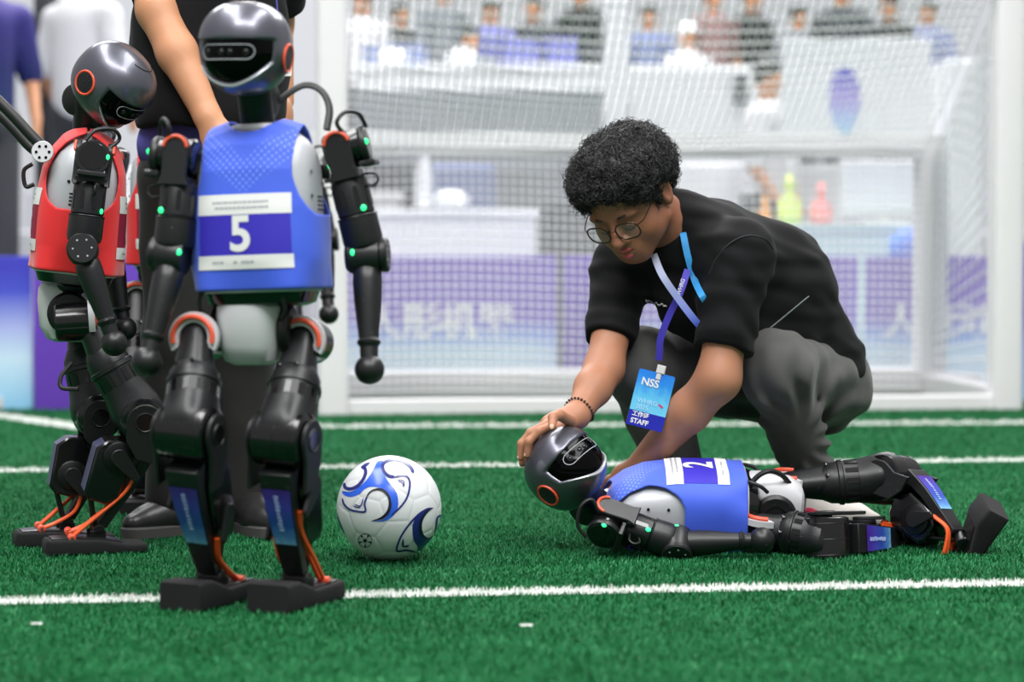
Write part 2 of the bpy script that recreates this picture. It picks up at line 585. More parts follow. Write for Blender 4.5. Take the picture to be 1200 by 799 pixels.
def uv_ramp(name, stops, rough=0.3):
    m = bpy.data.materials.new(name); m.use_nodes = True
    nt = m.node_tree; b = nt.nodes['Principled BSDF']
    uv = nt.nodes.new('ShaderNodeTexCoord'); sx = nt.nodes.new('ShaderNodeSeparateXYZ')
    n = nt.nodes.new('ShaderNodeTexNoise'); n.inputs['Scale'].default_value = 5; n.inputs['Detail'].default_value = 3
    nt.links.new(uv.outputs['UV'], sx.inputs[0]); nt.links.new(uv.outputs['UV'], n.inputs['Vector'])
    a = nt.nodes.new('ShaderNodeMath'); a.operation = 'MULTIPLY_ADD'; a.inputs[1].default_value = 0.35
    nt.links.new(n.outputs['Fac'], a.inputs[0]); nt.links.new(sx.outputs[1], a.inputs[2])
    s = nt.nodes.new('ShaderNodeMath'); s.operation = 'SUBTRACT'; s.inputs[1].default_value = 0.17
    nt.links.new(a.outputs[0], s.inputs[0])
    cr = nt.nodes.new('ShaderNodeValToRGB'); e = cr.color_ramp.elements
    e[0].position, e[0].color = stops[0][0], (*stops[0][1], 1)
    e[1].position, e[1].color = stops[-1][0], (*stops[-1][1], 1)
    for p_, c_ in stops[1:-1]:
        k = e.new(p_); k.color = (*c_, 1)
    nt.links.new(s.outputs[0], cr.inputs[0]); nt.links.new(cr.outputs[0], b.inputs['Base Color'])
    b.inputs['Roughness'].default_value = rough
    return m
STICKER = uv_ramp('shin_sticker_print', [(0, srgb(120, 180, 225)), (0.12, srgb(90, 140, 205)), (0.35, srgb(46, 84, 178)),
                                         (0.7, srgb(66, 62, 170)), (1, srgb(70, 34, 140))])

def set_uv(o, uv):
    me = o.data
    lay = me.uv_layers.new(name='UVMap')
    li = np.empty(len(me.loops), np.int32); me.loops.foreach_get('vertex_index', li)
    lay.data.foreach_set('uv', np.asarray(uv, np.float32)[li].ravel())

# ------------------------------------------------------------------ head
HA = np.array([0.083, 0.092, 0.088])
def head_surf(d, off=0.0):
    n = 2.35
    q = (np.abs(d / HA) ** n).sum(-1) ** (-1 / n)
    p = d * q[..., None]
    # brow swelling at the top, tapered chin
    zz = p[..., 2]
    k = 1 - 0.16 * np.clip(-zz / 0.09, 0, 1) ** 1.5
    p = p * np.stack([k, np.ones_like(k), np.ones_like(k)], -1)
    p[..., 1] += 0.012 * np.clip(-zz / 0.09, 0, 1) * np.clip(d[..., 1], 0, 1)
    return p * (1 + off / np.linalg.norm(p, axis=-1, keepdims=True))
def visor_mask(d):
    az = np.arctan2(d[..., 0], d[..., 1]); p = head_surf(d); z = p[..., 2]
    zb = -0.070 + 0.034 * (np.abs(az) / 1.0) ** 2.2
    m = np.minimum(np.minimum(0.014 - z, z - zb), (1.12 - np.abs(az)) * 0.07)
    return m
def sph_dirs(nu, nv, az0=-math.pi, az1=math.pi, e0=-1.5, e1=1.5):
    u = np.linspace(az0, az1, nu); v = np.linspace(e0, e1, nv)
    A, E = np.meshgrid(u, v)
    return np.stack([np.cos(E) * np.sin(A), np.cos(E) * np.cos(A), np.sin(E)], -1)

def build_head(M, root):
    mb = MB()
    d = sph_dirs(129, 97, e0=-1.57, e1=1.57)
    m = visor_mask(d)
    p = head_surf(d)
    s = np.clip((m + 0.002) / 0.004, 0, 1); s = s * s * (3 - 2 * s)
    p = p * (1 - 0.011 * s[..., None] / np.linalg.norm(p, axis=-1, keepdims=True))
    mb.grid(tr(M, p.reshape(-1, 3)).reshape(p.shape))
    h = mb.build('head', RM['helmet'], root, angle=50)
    # visor
    d = sph_dirs(49, 33, -1.16, 1.16, -1.05, 0.2)
    p = head_surf(d, -0.0055)
    g = MB().grid(tr(M, p.reshape(-1, 3)).reshape(p.shape)).build('visor', RM['visor'], h, 0)
    # rim below the visor
    az = np.linspace(-1.06, 1.06, 40); pts = []
    for a in az:
        zb = -0.0715 + 0.034 * abs(a) ** 2.2
        lo, hi = -1.5, 0.6
        for _ in range(30):
            e = (lo + hi) / 2
            q = head_surf(np.array([math.cos(e)*math.sin(a), math.cos(e)*math.cos(a), math.sin(e)]), -0.001)
            if q[2] < zb: lo = e
            else: hi = e
        pts.append(q)
    MB().tube(tr(M, np.array(pts)), 0.0008 + 0.0026*np.cos(az/1.06*1.5), 8).build('visor_rim', RM['rim'], h)
    # camera bar
    def on(x, z, off):
        a = math.asin(max(-1, min(1, x / 0.09))); lo, hi = -1.2, 0.6
        for _ in range(30):
            e = (lo + hi) / 2
            q = head_surf(np.array([math.cos(e)*math.sin(a), math.cos(e)*math.cos(a), math.sin(e)]), off)
            if q[2] < z: lo = e
            else: hi = e
        return q
    ol = rrect(0.108, 0.027, 0.013, 5)
    big = []
    for i in range(len(ol)):
        a, b = ol[i], ol[(i+1) % len(ol)]
        k = max(1, int(np.linalg.norm(b - a) / 0.008))
        for t in range(k): big.append(a + (b - a) * t / k)
    MB().tube(tr(M, np.array([on(x, z - 0.010, -0.0058) for x, z in big])), 0.0011, 6, closed=True).build('camera_frame', RM['grey_print'], h)
    for x in (-0.040, -0.010, 0.008, 0.040):
        q = on(x, -0.010, -0.0085)
        o = MB().sphere(q, (0.006, 0.006, 0.006), M, 14, 8).build('camera_lens', RM['gloss'], h)
        MB().torus((0, 0, 0), 0.0055, 0.001, M @ frame(on(x, -0.010, -0.0050), q, [0, 0, 1]), 16, 6).build('lens_ring', RM['dark'], h)
    # ear rings with speaker mesh
    for sx in (-1, 1):
        e = np.array([0.0795 * sx, -0.016, -0.018])
        Me = M @ frame(e, [sx, -0.12, -0.10], [0, 0, 1])
        MB().torus((0, 0, 0.0), 0.0255, 0.0028, Me, 40, 8).build('ear_ring', RM['red_ring'], h)
        dd = MB().lathe([(0.0245, -0.02), (0.0245, 0.0005), (0.022, 0.0012), (0.0, 0.002)], Me, 32, caps=(False, False))
        dd = dd.build('speaker_disc', RM['dark'], h)
        mh = MB()
        for rr, nn in ((0.005, 6), (0.010, 12), (0.015, 18), (0.020, 24)):
            for k in range(nn):
                a = 2*math.pi*k/nn
                mh.lathe([(0.0009, 0.0009), (0.0009, 0.0026)], Me @ T(rr*math.cos(a), rr*math.sin(a), 0), 5)
        o = mh.build('speaker_mesh', mat('speaker_holes', srgb(70, 72, 78), .5), h); tag(o, kind='stuff')
    # seam of the crown hatch
    a = np.linspace(0.35, 2.8, 26)
    pts = [head_surf(unit(np.array([0.45*math.cos(t), 0.15+0.38*math.sin(t), 1.0])), 0.0004) for t in a]
    MB().tube(tr(M, np.array(pts)), 0.0009, 5).build('crown_seam', RM['visor'], h)
    return h

# ------------------------------------------------------------------ torso and vest
VZ = np.array([-0.004, 0.0, 0.06, 0.15, 0.22, 0.262, 0.288, 0.304, 0.314])
VA = np.array([0.122, 0.124, 0.126, 0.126, 0.124, 0.120, 0.116, 0.110, 0.104])
VB = np.array([0.100, 0.101, 0.101, 0.099, 0.090, 0.074, 0.054, 0.032, 0.003])
VN = 2.9
def vest_pt(t, z, seed, amp=1.0):
    a = np.interp(z, VZ, VA); b = np.interp(z, VZ, VB)
    c, s = np.cos(t), np.sin(t)
    x = a * np.sign(c) * np.abs(c) ** (2 / VN); y = b * np.sign(s) * np.abs(s) ** (2 / VN)
    q = np.stack([x, y, z], -1)
    f = np.clip((0.30 - z) / 0.08, 0, 1)
    w = (0.0028 * wobble(q.astype(np.float32) * np.float32([1, 1, 0.6]), 38, seed)
         + 0.004 * wobble(q.astype(np.float32) * np.float32([1, 1, 1.3]), 17, seed + 1)) * f * amp
    hem = 0.006 * np.sin(t * 5 + seed) * np.clip((0.05 - z) / 0.05, 0, 1) * amp
    n = np.stack([c, s, np.zeros_like(c)], -1)
    out = q + n * (w + hem)[..., None]
    out[..., 2] += 0.010*np.clip((z - .2)/.1, 0, 1) - 0.34*np.clip(np.abs(x) - .035, 0, 1)*np.clip((z - .2)/.1, 0, 1)
    return out
def vest_t(x, z, front=1):
    a = np.interp(z, VZ, VA)
    c = np.sign(x) * np.clip(np.abs(x) / a, 0, 1) ** (VN / 2)
    return np.arccos(np.clip(c, -1, 1)) * front

def build_torso(M, root, vest, panel, number, seed, back_number=True, lean=0):
    # grey shell below the vest
    zs = [(-0.004, .100, .082), (0.02, .108, .088), (0.15, .116, .090), (0.225, .115, .080), (0.258, .109, .066), (0.278, .096, .048), (0.292, .080, .036), (0.304, .054, .026)]
    rings = []
    for z, a, b in zs:
        q = superell(a, b, 3.2, 40)
        rings.append(tr(M, np.concatenate([q, np.full((40, 1), z)], 1)))
    sh = MB().loft(rings).build('torso_shell', RM['white'], root, 40)
    for sx in (-1, 1):   # screws and vents on the flanks
        for dy, dz in ((-0.03, 0.225), (0.035, 0.245), (0.035, 0.20)):
            MB().lathe([(0.0035, 0.0), (0.0035, 0.0012), (0.002, 0.0016)], M @ frame([sx*0.1153, dy, dz - 0.03], [sx, 0, 0], [0, 0, 1]), 12).build('screw', RM['gloss'], sh)
        for k in range(4):
            for j in range(2):
                MB().box((0, 0, 0), (0.012, 0.0035, 0.002), M @ T(sx*0.1158, -0.02 + j*0.017, 0.145 + k*0.008) @ R('Y', 90) @ R('Z', 90), r=0.0015).build('vent', RM['gloss'], sh)
    rings = []
    for z, a, b in ((-0.036, .080, .064), (-0.030, .096, .080), (-0.008, .104, .088), (-0.003, .102, .086)):
        q = superell(a, b, 3.4, 40); rings.append(tr(M, np.concatenate([q, np.full((40, 1), z)], 1)))
    wp = MB().loft(rings).build('waist_plate', RM['gloss'], root, 40)
    q = superell(.1065, .0905, 3.4, 60)
    MB().tube(tr(M, np.concatenate([q, np.full((60, 1), -0.006)], 1)), .0028, 8, closed=True).build('plate_edge', RM['silver'], wp)
    MB().lathe([(0.052, -0.02), (0.050, -0.045), (0.046, -0.05), (0.046, -0.085)], M, 32).build('waist', RM['dark'], root)
    # neck collar
    MB().lathe([(0.052, 0.296), (0.054, 0.302), (0.05, 0.309), (0.034, 0.312)], M @ T(0, 0, 0), 32, sy=0.8).build('collar', RM['silver'], root)
    # vest
    nu, nz = 181, 100
    t = np.linspace(-math.pi, math.pi, nu)[:-1] + 0.0001
    z = np.concatenate([np.linspace(-0.004, 0.26, 68), np.linspace(0.263, 0.314, 32)])
    Z, Tt = np.meshgrid(z, t, indexing='ij')
    G = vest_pt(Tt, Z, seed)
    x, y = G[..., 0], G[..., 1]
    s = np.clip((Z - 0.135) / 0.085, 0, 1); s = s * s * (3 - 2 * s)
    lim = np.where(Z < 0.135, 1.0, 0.124 - 0.034 * np.sqrt(s) + 0.004*np.clip((Z-0.25)/0.06, 0, 1))
    neck_f = 0.284 + 0.03 * (np.abs(x) / 0.052) ** 2.4
    neck_b = 0.290 + 0.026 * (np.abs(x) / 0.052) ** 2.4
    rm = (np.abs(x) > lim) | ((y > 0) & (Z > neck_f) & (np.abs(x) < 0.056)) | ((y <= 0) & (Z > neck_b) & (np.abs(x) < 0.056))
    n = nu - 1; Fc = []
    for i in range(len(z) - 1):
        for k in range(n):
            l = (k + 1) % n
            if rm[i, k] or rm[i, l] or rm[i+1, k] or rm[i+1, l]: continue
            Fc.append((i*n+k, i*n+l, (i+1)*n+l, (i+1)*n+k))
    V = G.reshape(-1, 3)
    UV = np.stack([x.ravel(), Z.ravel()], 1)
    used = np.unique(np.array(Fc)); mp = -np.ones(len(V), int); mp[used] = np.arange(len(used))
    V = V[used]; UV = UV[used]; Fc = mp[np.array(Fc)]
    # smooth cut edges
    E = np.concatenate([np.sort(Fc[:, [a, (a+1) % 4]], 1) for a in range(4)])
    Eu, cn = np.unique(E, axis=0, return_counts=True)
    B = Eu[cn == 1]
    for _ in range(8):
        S = np.zeros_like(V); C = np.zeros(len(V))
        for a, b in ((0, 1), (1, 0)):
            np.add.at(S, B[:, a], V[B[:, b]]); np.add.at(C, B[:, a], 1)
        k = (C == 2) & (V[:, 2] > 0.01)
        V[k] = 0.5 * V[k] + 0.5 * S[k] / C[k][:, None]
    vo = link_mesh('vest', tr(M, V), Fc, vest, root, True, 0)
    set_uv(vo, UV)
    so = vo.modifiers.new('thickness', 'SOLIDIFY'); so.thickness = 0.0025; so.offset = 1
    # printed panels front and back
    def patch(name, x0, x1, z0, z1, m, off, front, par, nx=24, nzz=8):
        X, Zz = np.meshgrid(np.linspace(x0, x1, nx), np.linspace(z0, z1, nzz))
        tt = vest_t(X, Zz, front)
        q = vest_pt(tt, Zz, seed)
        q = q + off * np.stack([np.cos(tt)*0.5, np.sin(tt), np.zeros_like(tt)], -1)
        return MB().grid(tr(M, q.reshape(-1, 3)).reshape(q.shape), flip=(front < 0)).build(name, m, par, 0)
    def letters(name, txt, size, cx, cz, m, off, front, par, bold=0.0):
        V2, F2 = text2d(txt, size, bold)
        if len(V2) == 0: return
        X = -(V2[:, 0]) * front + cx; Zz = V2[:, 1] + cz
        tt = vest_t(X, Zz, front)
        q = vest_pt(tt, Zz, seed) + off * np.stack([np.cos(tt)*0.5, np.sin(tt), np.zeros_like(tt)], -1)
        return link_mesh(name, tr(M, q), F2, m, par, True, 0)
    for fr in ((1, -1) if back_number else (1,)):
        pn = patch('number_panel', -0.088, 0.088, 0.060, 0.138, panel, 0.0040, fr, vo, 28, 12)
        for zc, hh in ((0.156, 0.038), (0.048, 0.026)):
            st = patch('white_strip', -0.091, 0.091, zc - hh/2, zc + hh/2, RM['print_white'], 0.0046, fr, vo, 28, 6)
            sd = np.random.default_rng(int(zc*1000))
            mb = MB()      # small unreadable print on the strips
            for row in ((0.004, -0.006) if hh > 0.03 else (0,)):
                xx = -0.05
                while xx < 0.055:
                    w = sd.uniform(0.004, 0.010)
                    if hh > 0.03 or sd.random() < 0.45:
                        X, Zz = np.meshgrid(np.array([xx, xx + w*0.8]), np.array([zc+row-0.0022, zc+row+0.0022]))
                        tt = vest_t(X, Zz, fr)
                        q = vest_pt(tt, Zz, seed) + 0.0052 * np.stack([np.cos(tt)*0.5, np.sin(tt), np.zeros_like(tt)], -1)
                        mb.grid(tr(M, q.reshape(-1, 3)).reshape(q.shape), flip=(fr < 0))
                    xx += w
            if mb.n: tag(mb.build('small_print', RM['grey_print'], st, 0), kind='stuff')
        if number: letters('number', number, 0.092, 0.004*fr, 0.098, RM['print_white'], 0.0052, fr, vo, 0.0022)
    return vo

# ------------------------------------------------------------------ limbs
def build_arm(root, S, E, Hd, fwd, side, lights=True):
    """side: +1 robot's left, -1 robot's right"""
    S, E, Hd = (np.asarray(v, float) for v in (S, E, Hd))
    L = np.linalg.norm(E - S); k = L / 0.21
    M = frame(S, E - S, fwd)
    pl = [(-.026, -.012), (-.024, .045), (-.030, .062), (.030, .062), (.024, .045), (.026, -.012)]
    top = [(0.026*math.cos(a), -0.012 - 0.022*math.sin(a)) for a in np.linspace(0.15, math.pi-0.15, 9)]
    poly = np.array(pl + [(-0.0+0*x, y) if False else (-x, y) for x, y in top[::-1]])[::-1]
    Mx = M @ np.array([[1, 0, 0, 0], [0, 0, -1, 0], [0, 1, 0, 0], [0, 0, 0, 1.0]])   # x, z plane; depth along -y
    br = MB()
    for y0 in (-0.040, 0.028):
        br.prism(poly[::-1] if False else poly, y0, y0 + 0.012, Mx @ T(0, 0, 0), 0.002)
    br.box((0, 0, 0.052), (0.055, 0.07, 0.018), M, 0.003)
    b = br.build('shoulder_bracket', RM['shell'], root)
    for yy in (0.041, -0.041):
        a = np.radians(np.linspace(190, 350, 20))
        pts = np.stack([0.024*np.cos(a), np.full(20, yy), -0.006 + 0.024*np.sin(a)], 1)
        MB().tube(tr(M, pts), 0.0035, 8).build('shoulder_ring', RM['red_ring'], b)
    MB().cyl(tr(M, [[-side*0.03, 0, 0.002]])[0], tr(M, [[side*0.055, 0, 0.002]])[0], 0.033, seg=32, ch=0.004).build('shoulder_motor', RM['gloss'], root)
    hs = MB()
    hs.lathe([(0.036, 0.036), (0.038, 0.040), (0.038, 0.046), (0.036, 0.05)], M @ T(side*0.034, 0, 0.004) @ R('Y', 90*side) @ T(0, 0, -0.03), 28)
    hs.box((side*0.048, 0, 0.040), (0.03, 0.062, 0.012), M, 0.003)
    hs.build('motor_cover', RM['shell'], root)
    # upper arm
    u = [(0.028, .056), (0.033, .06), (0.0355, .066), (0.0355, .128), (0.033, .131), (0.038, .135), (0.0385, .178), (0.036, .19), (0.024, .197)]
    ua = MB().lathe([(r, z*k) for r, z in u], M, 32).build('upper_arm', RM['shell'], root)
    for a in range(8):
        an = 22.5 + 45*a
        Ms = M @ R('Z', an) @ T(0.0352, 0, 0.097*k) @ R('Y', 90)
        MB().prism(rrect(0.042*k, 0.009, 0.0044, 4), -0.001, 0.0012, Ms).build('vent_slot', RM['gloss'], ua)
    MB().torus((0, 0, 0), 0.0375, 0.0018, M @ T(0, 0, 0.133*k), 28, 6).build('arm_band', RM['dark'], ua)
    # elbow
    Mf = frame(E, Hd - E, fwd)
    Lf = np.linalg.norm(Hd - E)
    el = MB()
    Me = Mf @ R('Y', 90)
    el.lathe([(0.024, -0.040), (0.031, -0.034), (0.035, -0.015), (0.035, 0.018), (0.033, 0.026)], Me, 28)
    e = el.build('elbow', RM['shell'], root)
    dz = MB().lathe([(0.0, 0.0), (0.030, 0.0), (0.033, 0.003), (0.034, 0.012), (0.031, 0.016), (0, 0.016)], Me @ (T(0, 0, 0.026) if side > 0 else T(0, 0, -0.026) @ R('Y', 180)), 28, caps=(False, False)).build('elbow_disc', RM['shell'], e)
    Md = Me @ (T(0, 0, 0.042) if side > 0 else T(0, 0, -0.042) @ R('Y', 180))
    for a in range(6):
        MB().lathe([(0.0022, 0), (0.0022, 0.0012), (0.001, 0.0016)], Md @ R('Z', 60*a+15) @ T(0.02, 0, -0.0005), 8).build('screw', RM['grey_print'], dz)
    q = Lf / 0.215
    f = [(0.0, 0.020), (0.022, 0.022), (0.0275, 0.030), (0.0285, 0.05), (0.0265, 0.085), (0.0205, 0.140), (0.0188, 0.158), (0.0215, 0.161), (0.0215, 0.167), (0.0185, 0.170), (0.017, 0.174), (0.016, 0.177)]
    fa = MB().lathe([(r, z*q) for r, z in f], Mf, 32).build('forearm', RM['shell'], root)
    MB().torus((0, 0, 0.164*q), 0.0208, 0.0022, Mf, 28, 6).build('wrist_ring', RM['dark'], fa)
    hp = [(0.0175, 0.175*q)]
    for t in np.linspace(-0.93, math.pi/2, 14):
        hp.append((0.0285*math.cos(t), Lf + 0.0285*math.sin(t)))
    MB().lathe(hp, Mf, 32).build('hand', RM['shell'], root)
    # cable loop and lamps
    loop = spline(tr(M, np.array([[side*.02, .03, -.02], [side*.012, .05, -.045], [side*.03, .035, -.062], [side*.05, .0, -.055], [side*.055, -.02, -.03]])), 28)
    MB().tube(loop, 0.0042, 8).build('shoulder_cable', RM['cable'], root)
    loop = spline(tr(M, np.array([[side*.03, .01, .058], [side*.052, .012, .062], [side*.058, .012, .074], [side*.048, .012, .084], [side*.034, .01, .08]])), 20)
    MB().tube(loop, 0.0026, 6).build('arm_cable', RM['cable'], root)
    if lights:
        for c in ([side*0.054, 0.031, 0.0], [side*0.020, 0.030, 0.120*k]):
            MB().sphere(c, (0.006, 0.004, 0.006), M, 12, 8).build('status_light', RM['led'], root)
        MB().sphere([-side*0.022, 0.031, 0.0], (0.0055, 0.004, 0.0075), Mf, 12, 8).build('status_light', RM['led'], root)

def build_leg(root, Hp, K, A, fwd, side, foot_f, foot_u, toe=0.045, sticker=True, Mpel=None):
    Hp, K, A = (np.asarray(v, float) for v in (Hp, K, A))
    L = np.linalg.norm(K - Hp); k = L / 0.19
    M = frame(Hp, K - Hp, fwd); G_ = np.diag([1.17, 1.17, 1.0, 1.0]); MG_ = M @ G_
    Mp = np.array([[1, 0, 0, 0], [0, 0, -1, 0], [0, 1, 0, 0], [0, 0, 0, 1.0]])
    MHp = frame(Hp, -Mpel[:3, 2] + 0.15*unit(K - Hp), Mpel[:3, 1])
    # hip
    MB().lathe([(0.038, -0.062), (0.042, -0.058), (0.043, -0.02), (0.043, 0.010), (0.040, 0.014)], MHp @ R('X', -90), 32).build('hip_motor', RM['gloss'], root)
    pts = [(0.049*math.cos(a), 0.049*math.sin(a)) for a in np.radians(np.linspace(150, 390, 30))]
    pts += [(0.029*math.cos(a), 0.029*math.sin(a)) for a in np.radians(np.linspace(390, 150, 30))]
    hp = MB()
    n = 30
    Vv = []
    for y in (0.012, 0.026):
        Vv += [(x, y, z) for x, z in pts]
    Vv = np.array(Vv)
    Fc = []
    for i in range(n - 1):
        a, b, c, d = i, i+1, 2*n-2-i, 2*n-1-i
        Fc += [(a, b, c, d), (2*n+d, 2*n+c, 2*n+b, 2*n+a), (a, 2*n+a, 2*n+b, b), (d, c, 2*n+c, 2*n+d)]
    Fc += [(0, 2*n-1, 4*n-1, 2*n), (n-1, 3*n-1, 3*n, n)]
    hp.add(tr(MHp, Vv), Fc)
    pl = hp.build('hip_plate', RM['silver'], root)
    a = np.radians(np.linspace(165, 375, 28))
    MB().tube(tr(MHp, np.stack([0.0395*np.cos(a), np.full(28, 0.0300), 0.0395*np.sin(a)], 1)), 0.0048, 8).build('hip_ring', RM['red_ring'], pl)
    # thigh
    th = MB(); rings = []
    for z, rx, ry in ((-0.026, .006, .006), (-0.023, .014, .013), (-0.014, .021, .019), (0.0, .0245, .022), (0.03, .027, .025), (0.06*k, .031, .031), (0.088*k, .034, .034)):
        q = superell(rx, ry, 2.6, 32); rings.append(tr(MG_, np.stack([q[:, 0], q[:, 1] + 0.006*(1 - z/(0.088*k)), np.full(32, z)], 1)))
    th.loft(rings)
    th.lathe([(0.030, 0.055*k), (0.040, 0.075*k), (0.041, 0.088*k), (0.044, 0.090*k), (0.0445, 0.097*k), (0.042, 0.099*k), (0.041, 0.128*k)], MG_, 36)
    t = th.build('thigh', RM['shell'], root)
    for an in range(0, 360, 30):
        MB().box((0.041, 0, 0.114*k), (0.003, 0.010, 0.024*k), MG_ @ R('Z', an + 15), 0.0008).build('thigh_window', RM['gloss'], t)
    for sx in (-0.018, 0.018):
        MB().lathe([(0.004, 0), (0.004, 0.003), (0.002, 0.0035)], M @ T(sx, 0.041, 0.068*k) @ R('X', -90), 10).build('bolt', RM['gloss'], t)
    fl = []
    for z, rx, ry in ((0.126, .042, .042), (0.140, .0425, .043), (0.155, .0425, .046), (0.168, .0435, .049), (0.185, .0435, .049), (0.198, .0425, .042)):
        q = superell(rx, ry, 2.2 + (z - .126)*14, 40)
        fl.append(tr(MG_, np.concatenate([q, np.full((40, 1), z*k)], 1)))
    MB().loft(fl).build('knee_housing', RM['shell'], root)
    # knee
    Ms = frame(K, A - K, fwd); Ls = np.linalg.norm(A - K); s = Ls / 0.28
    Mx = Ms @ R('Y', 90) @ np.diag([1.12, 1.12, 1.15, 1.0])
    kn = MB().lathe([(0.040, -0.043), (0.046, -0.040), (0.047, -0.03), (0.047, 0.03), (0.046, 0.040), (0.040, 0.043)], Mx, 36).build('knee_motor', RM['gloss'], root)
    for j in range(3):
        MB().torus((0, 0, -0.030 + 0.030*j), 0.0468, 0.0009, Mx, 36, 6).build('cooling_rib', RM['dark'], kn)
    # side plates of the shin
    for sx in (-1, 1):
        pp = [(0.040*math.cos(t_), 0.040*math.sin(t_)) for t_ in np.linspace(math.radians(170), math.radians(370), 17)]
        pp += [(0.036, 0.03), (0.050, 0.085*s), (0.012, 0.088*s), (-0.022, 0.055)]
        My = Ms @ np.array([[0, 0, 1, 0], [1, 0, 0, 0], [0, 1, 0, 0], [0, 0, 0, 1.0]])   # (y, z) plane, depth along x
        z0 = 0.053 if sx > 0 else -0.061
        pt = MB().prism(np.array(pp), z0, z0 + 0.008, My, 0.0015).build('shin_bracket', RM['shell'], root)
        zz = 0.061 if sx > 0 else -0.061
        MB().torus((0, 0, zz), 0.0205, 0.0022, My, 28, 6).build('hub_ring', RM['dark'], pt)
        MB().lathe([(0.019, zz - 0.001), (0.019, zz + sx*0.001), (0.010, zz + sx*0.0005)], My, 24).build('hub', RM['gloss'], pt)
    # shin beam
    My = Ms @ np.array([[0, 0, 1, 0], [1, 0, 0, 0], [0, 1, 0, 0], [0, 0, 0, 1.0]])
    prof = [(0.014, 0.045), (0.054, 0.050), (0.053, 0.075), (0.046, 0.13), (0.014, 0.268), (-0.008, 0.268), (0.022, 0.13), (0.026, 0.08)]
    rings = []
    W = lambda z: 0.033 - 0.012 * np.clip((z - 0.06) / 0.2, 0, 1)
    V = []
    for xs in (-1, 1):
        for y, z in prof: V.append((xs*W(z), y, z*s))
    m_ = len(prof)
    Fc = [tuple(range(m_))[::-1], tuple(range(m_, 2*m_))] + [(i, (i+1) % m_, m_+(i+1) % m_, m_+i) for i in range(m_)]
    sb = MB().add(tr(Ms, np.array(V)), Fc).build('shin', RM['shell'], root, 30)
    bv = sb.modifiers.new('edge', 'BEVEL'); bv.width = 0.002; bv.segments = 2
    if sticker:
        zz = np.linspace(0.080, 0.198, 10); G = []
        for z in zz:
            y = np.interp(z, [0.075, 0.13, 0.268], [0.053, 0.046, 0.014]) + 0.0012
            w = W(z) - 0.0025
            G.append([(-w, y, z*s), (0, y, z*s), (w, y, z*s)])
        G = np.array(G)
        st = MB().grid(tr(Ms, G.reshape(-1, 3)).reshape(G.shape), flip=True).build('shin_sticker', STICKER, sb, 0)
        uv = np.stack([np.tile([0, 0.5, 1.0], 10), np.repeat(np.linspace(1, 0, 10), 3)], 1); set_uv(st, uv)
        mb = MB(); g2 = np.random.default_rng(3)
        z = 0.092
        while z < 0.165:
            w = g2.uniform(0.004, 0.008)
            y = np.interp(z + w/2, [0.075, 0.13, 0.268], [0.053, 0.046, 0.014]) + 0.0022
            x0 = 0.003 + g2.uniform(-.0012, .0012)
            mb.box((x0 - 0.004, y, (z + w/2)*s), (0.0085 + g2.uniform(-.003, .002), 0.0006, w*0.5), Ms)
            z += w
        tag(mb.build('sticker_print', mat('pale_sticker_print', srgb(168, 184, 232), .4, vary=.05), st), kind='stuff')
    # calf actuator block
    cp_ = np.array([(-0.020, 0.060), (-0.055, 0.070), (-0.073, 0.095), (-0.063, 0.198), (-0.050, 0.214), (-0.008, 0.214), (0.012, 0.190), (0.014, 0.095)])[::-1] * np.array([1, s])
    if np.sum(cp_[:, 0]*np.roll(cp_[:, 1], -1) - np.roll(cp_[:, 0], -1)*cp_[:, 1]) < 0: cp_ = cp_[::-1]
    ca = MB().prism(cp_, -0.034, 0.034, My, 0.004).build('calf_actuator', RM['gloss'], root)
    bk = []
    for w in (-1, 1):
        for y, z in ((-0.056, 0.072), (-0.0745, 0.095), (-0.0645, 0.199), (-0.0515, 0.212)): bk.append((w*0.030, y, z*s))
    MB().add(tr(Ms, np.array(bk)) , [(0, 1, 5, 4), (1, 2, 6, 5), (2, 3, 7, 6)]).build('back_plate', RM['navy'], ca, 20)
    for sx in (-1, 1):
        hub = (-0.022, 0.098*s) if sx == side else (-0.022, 0.160*s)
        tip = (0.028, 0.130*s) if sx == side else (0.010, 0.195*s)
        zz = sx*0.034
        MB().lathe([(0.034, 0), (0.034, 0.006), (0.031, 0.008)], My @ T(hub[0], hub[1], zz) @ (np.eye(4) if sx > 0 else R('Y', 180)), 28).build('actuator_disc', RM['dark'], ca)
        d = np.array(tip) - np.array(hub); an = math.atan2(d[1], d[0]); ln = np.linalg.norm(d)
        pp = [(0.019*math.cos(t_), 0.019*math.sin(t_)) for t_ in np.linspace(math.pi/2, 3*math.pi/2, 11)] + [(ln + 0.009*math.cos(t_), 0.009*math.sin(t_)) for t_ in np.linspace(-math.pi/2, math.pi/2, 8)]
        MB().prism(np.array(pp), 0.0, 0.008, My @ T(hub[0], hub[1], zz + (sx*0.008 if sx > 0 else -0.016)) @ R('Z', math.degrees(an)), 0.0015).build('crank', RM['shell'], root)
        # orange ankle rods
        ft = A + foot_f * (-0.060) + foot_u * (-0.010)
        lp = (np.linalg.inv(Ms) @ np.append(ft, 1))[:3]
        for dx in (0.0, 0.010):
            c = spline(np.array([(sx*(0.030+dx*0.5), tip[0], tip[1]), (sx*(0.024+dx*0.5), tip[0]*0.7, tip[1] + 0.045), (sx*(0.020+dx), 0.5*(tip[0]*0.4 + lp[1]) , 0.5*(tip[1] + 0.06 + lp[2])), (sx*(0.020+dx), lp[1], lp[2])]), 24)
            MB().tube(tr(Ms, c), 0.0040, 8).build('ankle_rod', RM['orange'], root)
        pin = tr(Ms, np.array([[sx*0.018, lp[1], lp[2]], [sx*0.042, lp[1], lp[2]]]))
        rp = MB().cyl(pin[0], pin[1], 0.0085, seg=18, ch=0.0015).build('rod_joint', RM['red_ring'], root)
